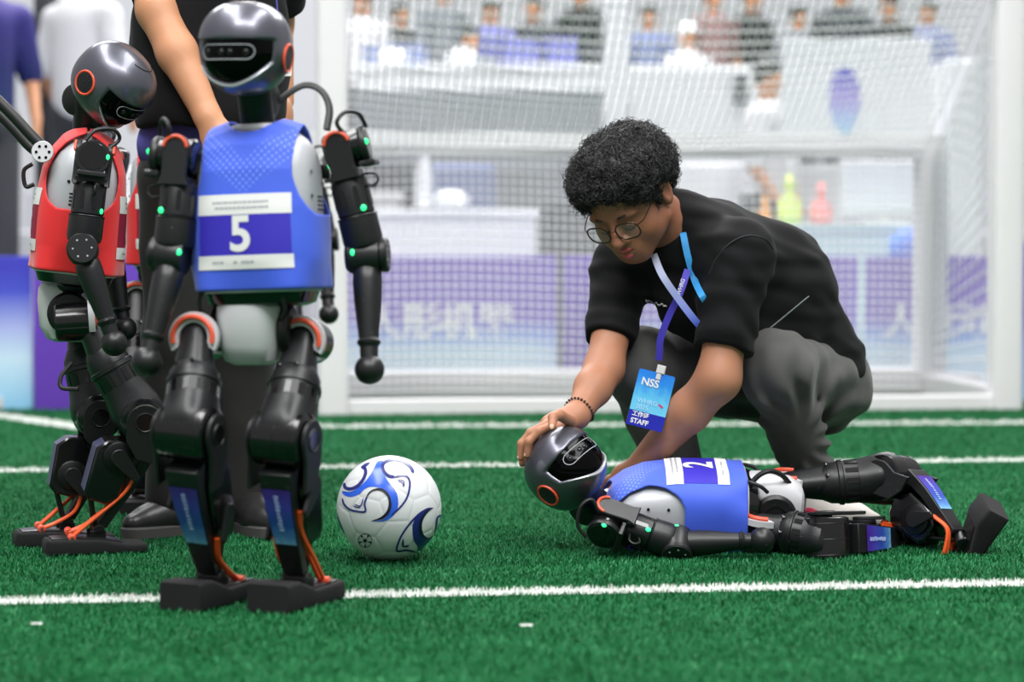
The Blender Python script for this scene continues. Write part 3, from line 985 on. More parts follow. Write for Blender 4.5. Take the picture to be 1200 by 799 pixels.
        pin = tr(Ms, np.array([[sx*0.036, lp[1], lp[2]], [sx*0.0445, lp[1], lp[2]]]))
        MB().cyl(pin[0], pin[1], 0.004, seg=12).build('pin', RM['chrome'], rp)
    st = MB()
    for sx in (-0.016, 0.016):
        st.cyl(tr(Ms, [[sx, -0.045, 0.205*s]])[0], tr(Ms, [[sx*0.8, -0.006, Ls]])[0], 0.0048, seg=10)
    st.build('strut', RM['dark'], root)
    # ankle and foot
    Mf = frame(A, foot_u, foot_f); # z up, y forward
    MB().cyl(tr(Mf, [[-0.028, 0, 0]])[0], tr(Mf, [[0.028, 0, 0]])[0], 0.013, seg=20, ch=0.002).build('ankle', RM['dark'], root)
    for sx in (-0.024, 0.024): MB().box((sx, -0.002, -0.012), (0.008, 0.034, 0.026), Mf, 0.002).build('ankle_bracket', RM['dark'], root)
    MB().box((0, -0.060, -0.020), (0.030, 0.020, 0.016), Mf, 0.002).build('heel_bracket', RM['dark'], root)
    g0 = -0.052
    sec = [(-0.118, 0.030, 0.030), (-0.112, 0.040, 0.036), (-0.07, 0.046, 0.036), (0.0, 0.046, 0.034), (0.06, 0.047, toe*0.75), (0.097, 0.047, toe*0.74), (0.104, 0.045, toe*0.70)]
    rings = []
    for y, w, h in sec:
        q = rrect(2*w, h, 0.007, 3)
        rings.append(tr(Mf, np.stack([q[:, 0], np.full(len(q), y), g0 + h/2 + q[:, 1]], 1)))
    ft = MB().loft([r[::-1] for r in rings]).build('foot', RM['rubber'], root, 40)
    tp = MB()
    rings = []
    for y, w, h in ((-0.104, 0.030, 0.0355), (-0.07, 0.037, 0.0365), (0.0, 0.036, 0.0345), (0.05, 0.034, 0.0345*0.17+toe*0.75*0.83)):
        q = rrect(2*w, 0.006, 0.002, 2)
        rings.append(tr(Mf, np.stack([q[:, 0], np.full(len(q), y), g0 + h + q[:, 1]], 1)))
    tp.loft([r[::-1] for r in rings]).build('foot_plate', RM['dark'], ft, 40)

def build_robot(name, root_loc, label, Mt, Mh, Mp, arms, legs, vest, panel, number, seed, group=None, toe=0.045, detail=True):
    root = empty(name, root_loc, label, 'robot', group)
    build_head(Mh, root)
    # neck from the torso top to the head
    a = tr(Mt, [[0, -0.004, 0.300]])[0]; b = tr(Mh, [[0, -0.030, -0.055]])[0]; c = tr(Mh, [[0, -0.02, -0.03]])[0]
    nk = MB()
    nk.tube(spline(np.array([a, (a + b) / 2 + 0.0, b, c]), 12), [0.037] + [0.034]*11 + [0.03] if False else 0.033, 24)
    n_ = nk.build('neck', RM['dark'], root)
    MB().lathe([(0.028, -0.026), (0.036, -0.021), (0.036, 0.021), (0.028, 0.026)], frame((a*0.4+b*0.6) + Mh[:3, 1]*-0.030, Mh[:3, 0], [0, 0, 1]), 24).build('neck_motor', RM['shell'], n_)
    build_torso(Mt, root, vest, panel, number, seed)
    # pelvis
    Mpv = Mp @ np.diag([1.12, 1.12, 1.12, 1.0]); pv = MB(); rings = []
    for z, w, d in ((-0.062, .030, .034), (-0.055, .044, .050), (-0.03, .052, .064), (0.02, .056, .068), (0.046, .055, .066), (0.056, .050, .060), (0.060, .038, .046)):
        q = superell(w, d, 3.0, 36)
        rings.append(tr(Mpv, np.concatenate([q, np.full((36, 1), z)], 1)))
    p_ = pv.loft(rings).build('pelvis', RM['silver'], root, 40)
    MB().lathe([(0.034, -0.062), (0.040, -0.058), (0.040, 0.058), (0.034, 0.062)], Mp @ T(0, -0.01, 0.0) @ R('Y', 90), 28).build('hip_yoke', RM['gloss'], root)
    for sx in (-1, 1):
        MB().lathe([(0.030, 0), (0.044, 0.001), (0.048, 0.006), (0.048, 0.016), (0.042, 0.021), (0.024, 0.022), (0.022, 0.018), (0.0, 0.018)], Mp @ T(sx*0.058, -0.004, -0.004) @ R('Y', 90*sx), 30, caps=(True, False)).build('hip_side_plate', RM['dark'], root)
        cb = spline(tr(Mp, np.array([[sx*.04, .055, .06], [sx*.075, .07, .07], [sx*.085, .065, .04], [sx*.075, .05, .02]])), 20)
        MB().tube(cb, 0.0045, 8).build('hip_cable', RM['cable'], root)
    for k, (S, E, Hd, fw) in arms.items():
        build_arm(root, S, E, Hd, fw, 1 if k == 'L' else -1)
    for k, (Hh, K, A, fw, ff, fu) in legs.items():
        build_leg(root, Hh, K, A, fw, 1 if k == 'L' else -1, unit(ff), unit(fu), toe, Mpel=Mp)
    return root

def yaw_dir(deg):
    """horizontal direction; 0 faces the camera, positive turns to the photo's right"""
    a = math.radians(deg)
    return np.array([math.sin(a), -math.cos(a), 0.0])
def body_frame(o, fwd, up):
    return frame(o, up, fwd)
def flat(p, z):
    p = np.array(p, float); p[2] = z; return p
def face_frame(o, f, up):
    f = unit(f); up = np.asarray(up, float); u = unit(up - f * np.dot(up, f))
    return frame(o, u, f)
AZ = 0.053
UPZ = np.array([0, 0, 1.0])

# robot with the blue number 5 vest, standing in front
fw = yaw_dir(-13)
build_robot('humanoid_robot', flat(P(300, 700, 4.36), 0), 'standing black humanoid robot in a blue vest numbered 5, facing the camera',
    body_frame(P(308, 337, 4.40), fw, [-0.03, 0.02, 1]),
    face_frame(P(288, 57, 4.34), yaw_dir(-19) + np.array([0, 0, -0.03]), [0.02, 0, 1]),
    body_frame(P(297, 384, 4.40), fw, [0, 0, 1]),
    {'L': (P(399, 174, 4.42), P(430, 300, 4.42), P(433, 433, 4.36), yaw_dir(-5)),
     'R': (P(214, 182, 4.36), P(203, 300, 4.34), P(172, 424, 4.28), yaw_dir(-14))},
    {'R': (P(232, 396, 4.36), P(222, 506, 4.26), flat(P(247, 684, 4.38), AZ), yaw_dir(-20), yaw_dir(-26), UPZ),
     'L': (P(356, 400, 4.40), P(333, 514, 4.28), flat(P(348, 684, 4.36), AZ), yaw_dir(-20), yaw_dir(-26), UPZ)},
    BLUE, BLUE_PANEL, '5', 3, toe=0.075)

five = [o for o in bpy.data.objects if o.get('label', '').startswith('standing black')][0]
MB().tube(spline([P(316, 132, 4.43), P(332, 114, 4.44), P(356, 100, 4.45), P(376, 106, 4.45), P(386, 126, 4.44), P(383, 152, 4.42)], 36), .0075, 10, flat=.6).build('neck_cable', RM['cable'], five)

# robot with the red number 6 vest, seen from its right side
fw = yaw_dir(99)
red = build_robot('humanoid_robot', flat(P(100, 645, 5.2), 0), 'black humanoid robot in a red vest numbered 6, seen from the side, head bowed',
    body_frame(P(88, 316, 5.20), yaw_dir(99), [0.11, 0, 1]),
    face_frame(P(133, 98, 5.14), unit(yaw_dir(70) * 0.68 + np.array([0, 0, -0.73])), [0.2, -0.1, 1]),
    body_frame(P(84, 364, 5.22), fw, [0.0, 0, 1]),
    {'R': (P(110, 184, 5.02), P(97, 293, 5.01), P(134, 402, 5.00), fw),
     'L': (P(112, 184, 5.38), P(128, 290, 5.38), P(146, 385, 5.36), fw)},
    {'R': (P(98, 376, 5.12), P(165, 489, 5.12), flat(P(114, 628, 5.12), AZ), yaw_dir(108), yaw_dir(110), UPZ),
     'L': (P(88, 376, 5.30), P(114, 487, 5.28), flat(P(78, 628, 5.26), AZ), yaw_dir(108), yaw_dir(110), UPZ)},
    RED, RED_PANEL, '6', 11, toe=0.030)
for dy, yy in ((0.0, 5.10), (14, 5.28)):
    hb = MB().tube(spline([P(58, 178+dy*0.2, yy), P(38, 160+dy, yy), P(8, 128+dy, yy), P(-50, 72+dy, yy)], 24), 0.0125, 14).build('carry_handle', RM['cable'], red)
    MB().lathe([(0.0, 0), (0.023, 0), (0.024, 0.003), (0.023, 0.006), (0, 0.006)], frame(P(50, 178, yy - 0.03), [0.05, -1, 0.1], UPZ), 28, caps=(False, False)).build('handle_flange', RM['silver'], hb)
    for k in range(6):
        MB().lathe([(0.0032, 0), (0.0032, 0.0012)], frame(P(50, 178, yy - 0.0362), [0.05, -1, 0.1], UPZ) @ R('Z', 60*k) @ T(0.014, 0, 0), 10).build('flange_hole', RM['visor'], hb)
loop = spline([P(84, 425, 5.1), P(72, 440, 5.08), P(72, 454, 5.07), P(92, 456, 5.06)], 18)
MB().tube(loop, 0.005, 8).build('thigh_cable', RM['cable'], red)
MB().tube(spline([P(38, 192, 5.2), P(28, 200, 5.2), P(30, 218, 5.2), P(40, 216, 5.2)], 16), 0.005, 8).build('back_cable', RM['cable'], red)

# robot with the blue number 2 vest, lying on its back
fu = np.array([0.02, -0.20, 0.98])
fallen = build_robot('humanoid_robot', flat(P(850, 640, 5.2), 0), 'black humanoid robot in a blue vest numbered 2, lying on its back',
    body_frame(P(868, 598, 5.20), fu, [-1, 0.01, 0.02]),
    frame(P(663, 549, 5.12), [-0.73, 0.28, 0.625], [0.304, -0.68, 0.66]),
    body_frame(P(904, 593, 5.20), [0.05, -0.15, 0.98], [-1, 0.02, 0.1]),
    {'R': (P(712, 608, 5.05), P(794, 637, 5.03), P(893, 633, 5.0), [0.1, -0.6, 0.8]),
     'L': (P(722, 596, 5.35), P(795, 608, 5.365), P(880, 614, 5.35), [0.1, 0.5, 0.85])},
    {'R': (P(892, 618, 5.11), P(968, 632, 5.06), P(1056, 630, 5.24), [0.70, -0.72, 0.12], [0.60, -0.25, 0.75], [-0.62, -0.55, 0.40]),
     'L': (P(925, 570, 5.26), P(1046, 560, 5.25), P(1124, 630, 5.11), [0.55, -0.45, 0.62], [0.42, -0.30, 0.85], [-0.85, -0.20, 0.45])},
    BLUE, BLUE_PANEL, '2', 21, toe=0.075)
MB().tube(spline([P(872, 585, 5.12), P(884, 562, 5.12), P(900, 552, 5.12), P(915, 556, 5.14), P(925, 566, 5.16)], 24), 0.006, 8).build('waist_cable', RM['cable'], fallen)

# two more robots half hidden behind the standing man
def plain_robot(px, Y, dz, label, vest, panel, number, seed, yaw=0):
    o = flat(P(px, 600, Y), 0); Rz = np.array(Matrix.Rotation(math.radians(yaw), 4, 'Z'))
    def q(x, y, z): return o + Rz[:3, :3] @ np.array([x, y, z])
    f = Rz[:3, :3] @ np.array([0, -1.0, 0]); h = 0.606 + dz
    build_robot('humanoid_robot', o, label,
        body_frame(q(0, 0, h), f, [0, 0, 1]), face_frame(q(0, -0.02, h + 0.45), f + np.array([0, 0, -0.25]), UPZ), body_frame(q(0, 0, h - 0.075), f, UPZ),
        {'L': (q(.155, 0, h+.262), q(.19, .02, h+.06), q(.21, -.05, h-.15), f), 'R': (q(-.155, 0, h+.262), q(-.19, .02, h+.06), q(-.21, -.05, h-.15), f)},
        {'L': (q(.1, 0, h-.095), q(.095, -.09, h-.30), q(.09, .0, AZ), f, f, UPZ), 'R': (q(-.1, 0, h-.095), q(-.095, -.09, h-.30), q(-.09, .0, AZ), f, f, UPZ)},
        vest, panel, number, seed)
plain_robot(209, 5.95, 0.035, 'humanoid robot in a red vest half hidden behind the standing man', RED, RED_PANEL, '', 31)
plain_robot(302, 6.6, 0.035, 'humanoid robot hidden behind number 5, only one hanging arm showing', BLUE, BLUE_PANEL, '', 41)
# ------------------------------------------------------------------ people
SKIN = mat('tan_skin', srgb(176, 122, 94), 0.5, 0, 0.4, bump=0.06, bscale=350, vary=0.10, vscale=14, sss=0.08)
SKIN_F = mat('brown_skin', srgb(150, 98, 74), 0.46, 0, 0.4, bump=0.06, bscale=350, vary=0.12, vscale=18, sss=0.08)
LIPS = mat('lips', srgb(188, 86, 92), 0.4, 0, 0.5, vary=0.08)
HAIR = mat('black_hair', srgb(30, 29, 30), 0.42, 0, 0.5, vary=0.2, vscale=60)
BLACK_T = mat('black_cotton', srgb(17, 17, 19), 0.85, 0, 0.2, bump=0.15, bscale=700, vary=0.12, sheen=0.03)
TROUS = mat('charcoal_twill', srgb(84, 83, 82), 0.85, 0, 0.25, bump=0.2, bscale=800, vary=0.16, vscale=10, sheen=0.15)
BROW = mat('dark_brown_brow', srgb(46, 32, 28), .7, vary=.2, vscale=80)
NAIL = mat('finger_nail', srgb(214, 172, 152), 0.35, 0, 0.5, vary=0.03)

K_H = 1.05
hl, hu = np.array([.82, -.55, .14]), np.array([-.56, -.39, .75])
hl = unit(hl); hu = unit(hu - hl * np.dot(hl, hu)); hf = np.cross(hl, hu)
EYE = P(722, 266, 5.18)
HC = EYE + K_H * (-0.088 * hf + 0.02 * hu)
MH = np.eye(4); MH[:3, 0] = hl; MH[:3, 1] = hf; MH[:3, 2] = hu; MH[:3, 3] = HC
def hp_(l, f, u): return HC + K_H * (l * hl + f * hf + u * hu)

def head_field(Fd, hp, Mx, k, ears=True):
    e = lambda c, r, kk=0.02, op='add': Fd.ell(hp(*c), np.array(r) * k, Mx, kk * k, op)
    c = lambda a, b, r1, r2, kk=0.02: Fd.cone(hp(*a), hp(*b), r1 * k, r2 * k, kk * k)
    e((0, -.008, .03), (.076, .096, .082), .02)
    e((0, .022, -.035), (.067, .070, .078), .04)
    for s in (-1, 1):
        e((s*.040, .052, -.052), (.030, .030, .034), .03)
        c((s*.056, .0, -.070), (s*.018, .066, -.104), .020, .020, .03)
    e((0, .070, -.104), (.026, .022, .018), .025)
    e((0, .080, -.078), (.032, .020, .022), .025)          # mouth swelling
    for s in (-1, 1):
        e((s*.030, .078, .004), (.028, .014, .009), .016)  # brow
        e((s*.033, .100, -.021), (.019, .016, .012), .014, 'cut')
        e((s*.032, .0755, -.021), (.0155, .0150, .0125), .006)   # lowered lids
    c((0, .086, -.008), (0, .112, -.048), .0075, .0125, .012)
    for s in (-1, 1):
        e((s*.0135, .098, -.051), (.0092, .011, .0085), .007)
        e((s*.0070, .106, -.0600), (.0038, .005, .003), .002, 'cut')
    e((0, .101, -.0775), (.020, .010, .0022), .003, 'cut')  # parted lips
    if ears:
        for s in (-1, 1):
            e((s*.082, -.020, -.014), (.0100, .025, .041), .008)
            e((s*.090, -.016, -.012), (.0075, .013, .025), .005, 'cut')
            e((s*.081, -.003, -.024), (.006, .006, .008), .004)

def finger(Fd, pts, r0=0.0098, r1=0.0078, k=0.006):
    pts = [np.asarray(p, float) for p in pts]; n = len(pts) - 1
    for i in range(n):
        Fd.cone(pts[i], pts[i+1], r0 + (r1 - r0) * i / n, r0 + (r1 - r0) * (i + 1) / n, k)

man = empty('person', flat(P(880, 615, 5.5), 0), 'person in glasses crouching in black t-shirt and charcoal trousers over the fallen robot', 'person')
# joints
SL, SR = P(866, 296, 5.26), P(732, 310, 5.46)
EL, ER = P(842, 444, 5.20), P(708, 432, 5.30)
WL, WR = P(748, 548, 5.34), P(676, 487, 5.18)
NB = P(800, 268, 5.36)
# skin: head, neck, arms and hands, one continuous surface
Fd = Field([-0.02, 4.96, 0.06], [0.56, 5.54, 0.93], 0.0030)
head_field(Fd, hp_, MH, K_H)
Fd.cone(hp_(0, -.030, -.050), NB + np.array([0, 0.02, -0.02]), .062, .068, .03)
CH = P(812, 318, 5.42)
Fd.cone(NB, CH, .068, .085, .03)
Fd.cone(CH, SL, .07, .052, .04); Fd.cone(CH, SR, .07, .05, .04)
Fd.cone(SL, EL, .054, .047, .03); Fd.cone(SR, ER, .052, .042, .03)
Fd.cone(EL, EL + 0.35*(WL-EL), .046, .047, .03); Fd.cone(EL + 0.35*(WL-EL), WL, .046, .031, .02)
Fd.cone(ER, ER + 0.4*(WR-ER), .041, .0415, .03); Fd.cone(ER + 0.4*(WR-ER), WR, .041, .028, .02)
# right hand laid over the robot's head
KN = P(645, 497, 5.165)
Mp_ = frame((WR + KN) / 2, KN - WR, [0.2, -0.3, 1])
Fd.ell((WR*0.40 + KN*0.60), (.040, .019, .046), Mp_, .016)
Fd.cone(WR, KN, .026, .017, .02)
fing = [[P(647, 499, 5.118), P(632, 505, 5.095), P(620, 517, 5.092), P(618, 533, 5.098)],
        [P(641, 497, 5.145), P(622, 507, 5.130), P(611, 520, 5.127), P(610, 536, 5.128)],
        [P(639, 498, 5.172), P(620, 511, 5.163), P(611, 525, 5.158), P(612, 543, 5.155)],
        [P(641, 501, 5.195), P(626, 514, 5.192), P(616, 530, 5.188), P(617, 547, 5.182)]]
for i, f in enumerate(fing): finger(Fd, f, (.0102, .0105, .010, .0088)[i], (.0082, .0084, .008, .0072)[i])
thumb = [P(668, 493, 5.125), P(655, 486, 5.085), P(648, 489, 5.062), P(647, 500, 5.045)]
finger(Fd, thumb, .0135, .0092)
# left hand holding the robot's shoulder from behind
KL = P(724, 572, 5.375)
Ml = frame((WL + KL) / 2, KL - WL, [0, -1, 0.3])
Fd.ell(WL*0.4 + KL*0.6, (.040, .019, .046), Ml, .016)
for i, dx in enumerate((-.030, -.010, .010, .030)):
    b = KL + Ml[:3, 0] * dx
    d1 = unit(Ml[:3, 2] * 0.8 - Ml[:3, 1]*0.2); ln = (.9, 1.0, .95, .78)[i]
    finger(Fd, [b, b + d1*.038*ln, b + d1*.06*ln + np.array([-.004, -.008, -.012]), b + d1*.075*ln + np.array([-.008, -.016, -.024])], .0100, .0080)
finger(Fd, [WL*0.6 + KL*0.4 + Ml[:3, 0]*.03, KL*0.7 + WL*0.3 + Ml[:3, 0]*.055, KL + Ml[:3, 0]*.062 + np.array([0, -.012, 0])], .0125, .009)
V, Q = Fd.net()
V = relax_net(V, Q, 1)
loc = (V - HC) @ np.stack([hl, hf, hu], 1) / K_H
cf = (V[Q[:, 0]] - HC) @ np.stack([hl, hf, hu], 1) / K_H
ishead = (np.linalg.norm(cf - np.array([0, 0, -.02]), axis=1) < 0.16)
body = link_mesh('body', V, Q, [SKIN, SKIN_F], man, True, 0, np.where(ishead, 1, 0))
MB().sphere((0, 0, 0), (.0048, .0014, .006), frame(thumb[-1] + np.array([-.001, -.0085, .001]), [0.1, 0.3, 1], [-0.1, -1, 0.2]), 12, 8).build('thumb_nail', NAIL, body)
for i in (0, 1):
    t = fing[i][-1]
    MB().sphere((0, 0, 0), (.004, .0012, .005), frame(t + np.array([-.006, -.004, 0.001]), [0.0, 0, 1], [-1, -0.6, 0.1]), 10, 6).build('finger_nail', NAIL, body)
# lips, brows, lashes
def face_arc(name, pts, r, m, flat_=1.0):
    MB().tube(spline([hp_(*p) for p in pts], 14), np.array(r) * K_H, 8).build(name, m, body)
n14 = 16
def arc(name, pts, rmax, m):
    c = spline([hp_(*p) for p in pts], 15)
    r = rmax * K_H * (0.25 + 0.75 * np.sin(np.linspace(0.12, math.pi - 0.12, len(c))))
    MB().tube(c, r, 8).build(name, m, body)
arc('upper_lip', [(-.026, .086, -.0785), (-.012, .0985, -.0735), (0, .1012, -.0745), (.012, .0985, -.0735), (.026, .086, -.0785)], .0058, LIPS)
arc('lower_lip', [(-.024, .086, -.0815), (-.012, .0968, -.0885), (0, .0995, -.0905), (.012, .0968, -.0885), (.024, .086, -.0815)], .0074, LIPS)
for s in (-1, 1):
    arc('eyebrow', [(s*.012, .0925, .001), (s*.030, .0945, .008), (s*.052, .076, .003)], .0030, BROW)
    arc('eyelash', [(s*.018, .0885, -.0265), (s*.031, .0925, -.030), (s*.046, .083, -.026)], .0017, HAIR)
# hair: a cap of curls
hc = np.array([0, -.026, .048]); hr = np.array([.124, .132, .079])
Hf = Field(HC - 0.20, HC + np.array([0.22, 0.22, 0.24]), 0.005)
Hf.ell(hp_(*hc), hr * K_H * 0.94, MH, 0.01)
Hf.ell(hp_(0, -.060, .005), np.array([.095, .064, .066]) * K_H, MH, 0.03)
Hf.ell(hp_(0, .102, -.036), np.array([.098, .082, .088]) * K_H, MH, 0.012, 'cut')
for s in (-1, 1): Hf.ell(hp_(s*.095, -.002, -.034), np.array([.040, .052, .054]) * K_H, MH, 0.01, 'cut')
for s in (-1, 1): Hf.ell(hp_(s*.0765, .014, -.006), np.array([.008, .011, .030]) * K_H, MH, 0.006)
Hf.warp(lambda X: 0.009 * wobble(X, 110, 5) + 0.005 * wobble(X, 210, 6))
Vh, Qh = Hf.net(); Vh = relax_net(Vh, Qh, 1)
hair = link_mesh('hair', Vh, Qh, HAIR, man, True, 0)
N = np.cross(Vh[Qh[:, 1]] - Vh[Qh[:, 0]], Vh[Qh[:, 2]] - Vh[Qh[:, 0]])
ar = np.linalg.norm(N, axis=1); N /= ar[:, None] + 1e-12; cen = Vh[Qh].mean(1)
g = np.random.default_rng(5)
lc = (cen - HC) @ np.stack([hl, hf, hu], 1) / K_H
okf = np.where((cen[:, 1] < HC[1] + 0.10), ar, 0)
pick = g.choice(len(Qh), 4200, p=okf / okf.sum())
mb = MB()
VV, FF = [], []; nb = 0
tt = np.linspace(0, 1, 11)
for i in pick:
    n = unit(N[i] + g.normal(size=3) * 0.55); a = unit(np.cross(n, g.normal(size=3))); b = np.cross(n, a)
    R0 = g.uniform(.004, .0085); tw = g.uniform(1.0, 2.0) * 2 * math.pi; ln = g.uniform(.008, .022) * (1.35 if g.random() < .12 else 1); ph = g.random() * 6.28
    c = cen[i] - n * 0.004 + np.outer(tt * ln, n) + R0 * (np.outer(np.cos(tt*tw+ph), a) + np.outer(np.sin(tt*tw+ph), b))
    tg = np.gradient(c, axis=0); tg /= np.linalg.norm(tg, axis=1, keepdims=True)
    x = np.cross(tg, n); x /= np.linalg.norm(x, axis=1, keepdims=True) + 1e-9; y = np.cross(tg, x)
    r = 0.0011 * (1.15 - 0.7 * tt)[:, None]
    ring = np.stack([c + r*x, c + r*(-.5*x + .87*y), c + r*(-.5*x - .87*y)], 1).reshape(-1, 3)
    VV.append(ring)
    for j in range(10):
        for k in range(3):
            l = (k+1) % 3
            FF.append((nb+j*3+k, nb+j*3+l, nb+j*3+3+l, nb+j*3+3+k))
    nb += 33
tag(link_mesh('curls', np.concatenate(VV), np.array(FF), HAIR, hair, True, 0), kind='stuff')

# t-shirt
PV, MBk = P(946, 425, 5.62), P(905, 346, 5.52)

Fs = Field([0.12, 4.98, 0.25], [0.86, 5.86, 0.84], 0.006)
Fs.ell(PV, (.132, .14, .12), None, .05)
Fs.cone(PV + np.array([.0, 0, -.01]), MBk, .128, .135, .06)
Fs.cone(MBk, P(848, 318, 5.42), .135, .118, .06)
Fs.cone(P(890, 395, 5.46), P(820, 350, 5.38), .11, .10, .06)
Fs.cone(P(848, 318, 5.42), NB + np.array([0, .02, -.04]), .112, .075, .05)
Fs.cone(NB + np.array([.006, .012, -.03]), NB + np.array([-.004, -.004, .018]), .082, .074, .03)
Fs.cone(P(900, 322, 5.50), P(836, 284, 5.44), .120, .098, .08)
Fs.cone(P(835, 300, 5.38), SL, .085, .076, .08)
Fs.cone(P(790, 305, 5.42), SR, .082, .068, .06)
eL = SL + 0.77*(EL-SL); eR = SR + 0.73*(ER-SR)
Fs.cone(SL, EL, .074, .066, .03, plane=(eL, EL-SL))
Fs.cone(SR, ER, .068, .060, .03, plane=(eR, ER-SR))
Fs.cone(hp_(0, .03, -.07), hp_(0, .07, -.14), .05, .05, .02, op='cut')
def shirt_folds(X):
    ax = unit(EL - SL).astype(np.float32)
    t = (X - SL.astype(np.float32)) @ ax; dl = np.linalg.norm(X - SL.astype(np.float32) - t[..., None]*ax, axis=-1)
    w = np.clip(1.5 - dl / 0.07, 0, 1) * np.clip((t + .02) / .08, 0, 1)
    r = 0.0035 * w * np.sin(t * 95 + 2.5*np.sin(X[..., 0] * 30) + X[..., 2]*20)
    return 1.8*r + 0.008 * wobble(X, 32, 3) + 0.006 * wobble(X * np.float32([1, 1, 1.6]), 64, 4)
Fs.warp(shirt_folds)
shirt = Fs.build('t_shirt', BLACK_T, man, 1)
sc_ = Caster(shirt)
MB().tube(spline([sc_.at(x, y, 5.3, .0005) for x, y in ((906, 292), (898, 281), (882, 276), (866, 279), (850, 290), (838, 306), (831, 322))], 40), .0022, 6).build('sleeve_seam', mat('shirt_seam', srgb(30, 30, 33), .8, vary=.1), shirt)

# trousers
HL_, HR_ = P(968, 448, 5.62), P(898, 446, 5.74)
KL_, KR_ = P(908, 428, 5.33), P(752, 428, 5.46)
AL_, AR_ = P(956, 580, 5.58), P(806, 590, 5.58)
Ft = Field([0.15, 5.15, 0.08], [0.88, 5.95, 0.62], 0.0055)
Ft.ell(P(948, 450, 5.68), (.145, .14, .115), None, .05)
Ft.cone(HL_, KL_, .106, .082, .05); Ft.cone(HR_, KR_, .106, .090, .05)
Ft.cone(KL_, AL_, .079, .058, .02); Ft.cone(KR_, AR_, .088, .060, .02)
Ft.ell(P(920, 470, 5.50), (.07, .07, .06), None, .05)
def tr_folds(X):
    d1 = np.linalg.norm(X - KL_.astype(np.float32), axis=-1); d2 = np.linalg.norm(X - KR_.astype(np.float32), axis=-1)
    cx = P(930, 515, 5.4); ang = np.arctan2(X[..., 2] - cx[2], X[..., 0] - cx[0]); dc = np.hypot(X[..., 2] - cx[2], X[..., 0] - cx[0])
    r = 0.010 * np.sin(ang * 13 + 1.2*np.sin(dc*30)) * np.clip((dc - .05) / .06, 0, 1) * np.clip((.24 - dc) / .10, 0, 1) * np.clip((X[..., 0] - KR_[0] - .14)/.05, 0, 1)
    return r + (0.006 * wobble(X, 30, 13) + 0.005 * wobble(X * np.float32([1.5, 1.5, .6]), 62, 14)) * np.clip(.4 + (X[..., 2] - .2)/.2, .35, 1)
Ft.warp(tr_folds)
trous = Ft.build('trousers', TROUS, man, 1)
# shoes
SHOE_W = mat('white_trainer', srgb(206, 200, 194), 0.55, 0, 0.4, bump=0.1, bscale=250, vary=0.05)
SHOE_R = mat('red_trim', srgb(166, 40, 66), 0.5, 0, 0.4, vary=0.08)
SOLE_W = mat('pale_sole', srgb(190, 186, 180), 0.7, 0, 0.3, vary=0.06)
def shoe(parent, ank, d, up_m, sole_m, trim_m=None, lace_m=None, sc=1.0):
    d = unit(np.array([d[0], d[1], 0])); Ms = frame(flat(ank, 0), UPZ, d)
    f = Field(flat(ank, 0) - np.array([.24, .24, .0]) * sc, flat(ank, 0) + np.array([.24, .24, .16]) * sc, 0.0045)
    q = lambda x, y, z: tr(Ms, [[x*sc, y*sc, z*sc]])[0]
    f.cone(q(0, -.045, .055), q(0, -.02, .10), .038*sc, .042*sc, .02)
    f.cone(q(0, -.055, .048), q(0, .06, .048), .036*sc, .040*sc, .03)
    f.cone(q(0, .03, .08), q(0, .12, .045), .030*sc, .030*sc, .04)
    f.cone(q(.012, .10, .042), q(0, .165, .036), .036*sc, .024*sc, .03)
    f.ell(q(0, 0, -.06), np.array([.4, .4, .082])*sc, None, .004, 'cut')
    o = f.build('shoe', up_m, parent, 2)
    ol = np.array([(.030, -.085), (.036, -.04), (.036, .02), (.047, .08), (.046, .13), (.034, .172), (.0, .192), (-.034, .176), (-.044, .13), (-.042, .08), (-.034, .02), (-.036, -.04), (-.028, -.085), (0, -.098)]) * sc
    c = spline(np.vstack([ol, ol[:1]]), 56)[:-1]
    if np.sum(c[:, 0]*np.roll(c[:, 1], -1) - np.roll(c[:, 0], -1)*c[:, 1]) < 0: c = c[::-1]
    MB().prism(c, 0.0, .030*sc, Ms, .004).build('sole', sole_m, o)
    if trim_m:
        for s in (-1, 1):
            MB().tube(spline([q(s*.040, -.03, .05), q(s*.043, .02, .058), q(s*.045, .06, .05), q(s*.034, .085, .075)], 18), .0075*sc, 6, flat=.5).build('side_stripe', trim_m, o)
    for k in range(4):
        y = .035 + .02*k; z = .112 - .0125*k
        MB().tube(spline([q(-.024, y, z-.006), q(0, y+.004, z+.004), q(.024, y, z-.006)], 10), .003*sc, 6).build('lace', lace_m or up_m, o)
    return o
shoe(man, P(950, 596, 5.50), (0.80, -0.6), SHOE_W, SOLE_W, SHOE_R)
shoe(man, P(808, 596, 5.63), (-0.35, -0.94), SHOE_W, SOLE_W, SHOE_R)
# chest lettering, too small to read
mb = MB(); g = np.random.default_rng(2)
x = 0
while x < 24:
    w = g.uniform(1.2, 3.2)
    mb.tube([sc_.at(757 + x, 352 + x*0.25 + g.uniform(-1, 1), 5.262), sc_.at(757 + x + w*.7, 353 + (x+w)*0.25 + g.uniform(-2, 2), 5.262)], .0016, 5)
    x += w
tag(mb.build('chest_print', RM['print_white'], shirt), kind='stuff')

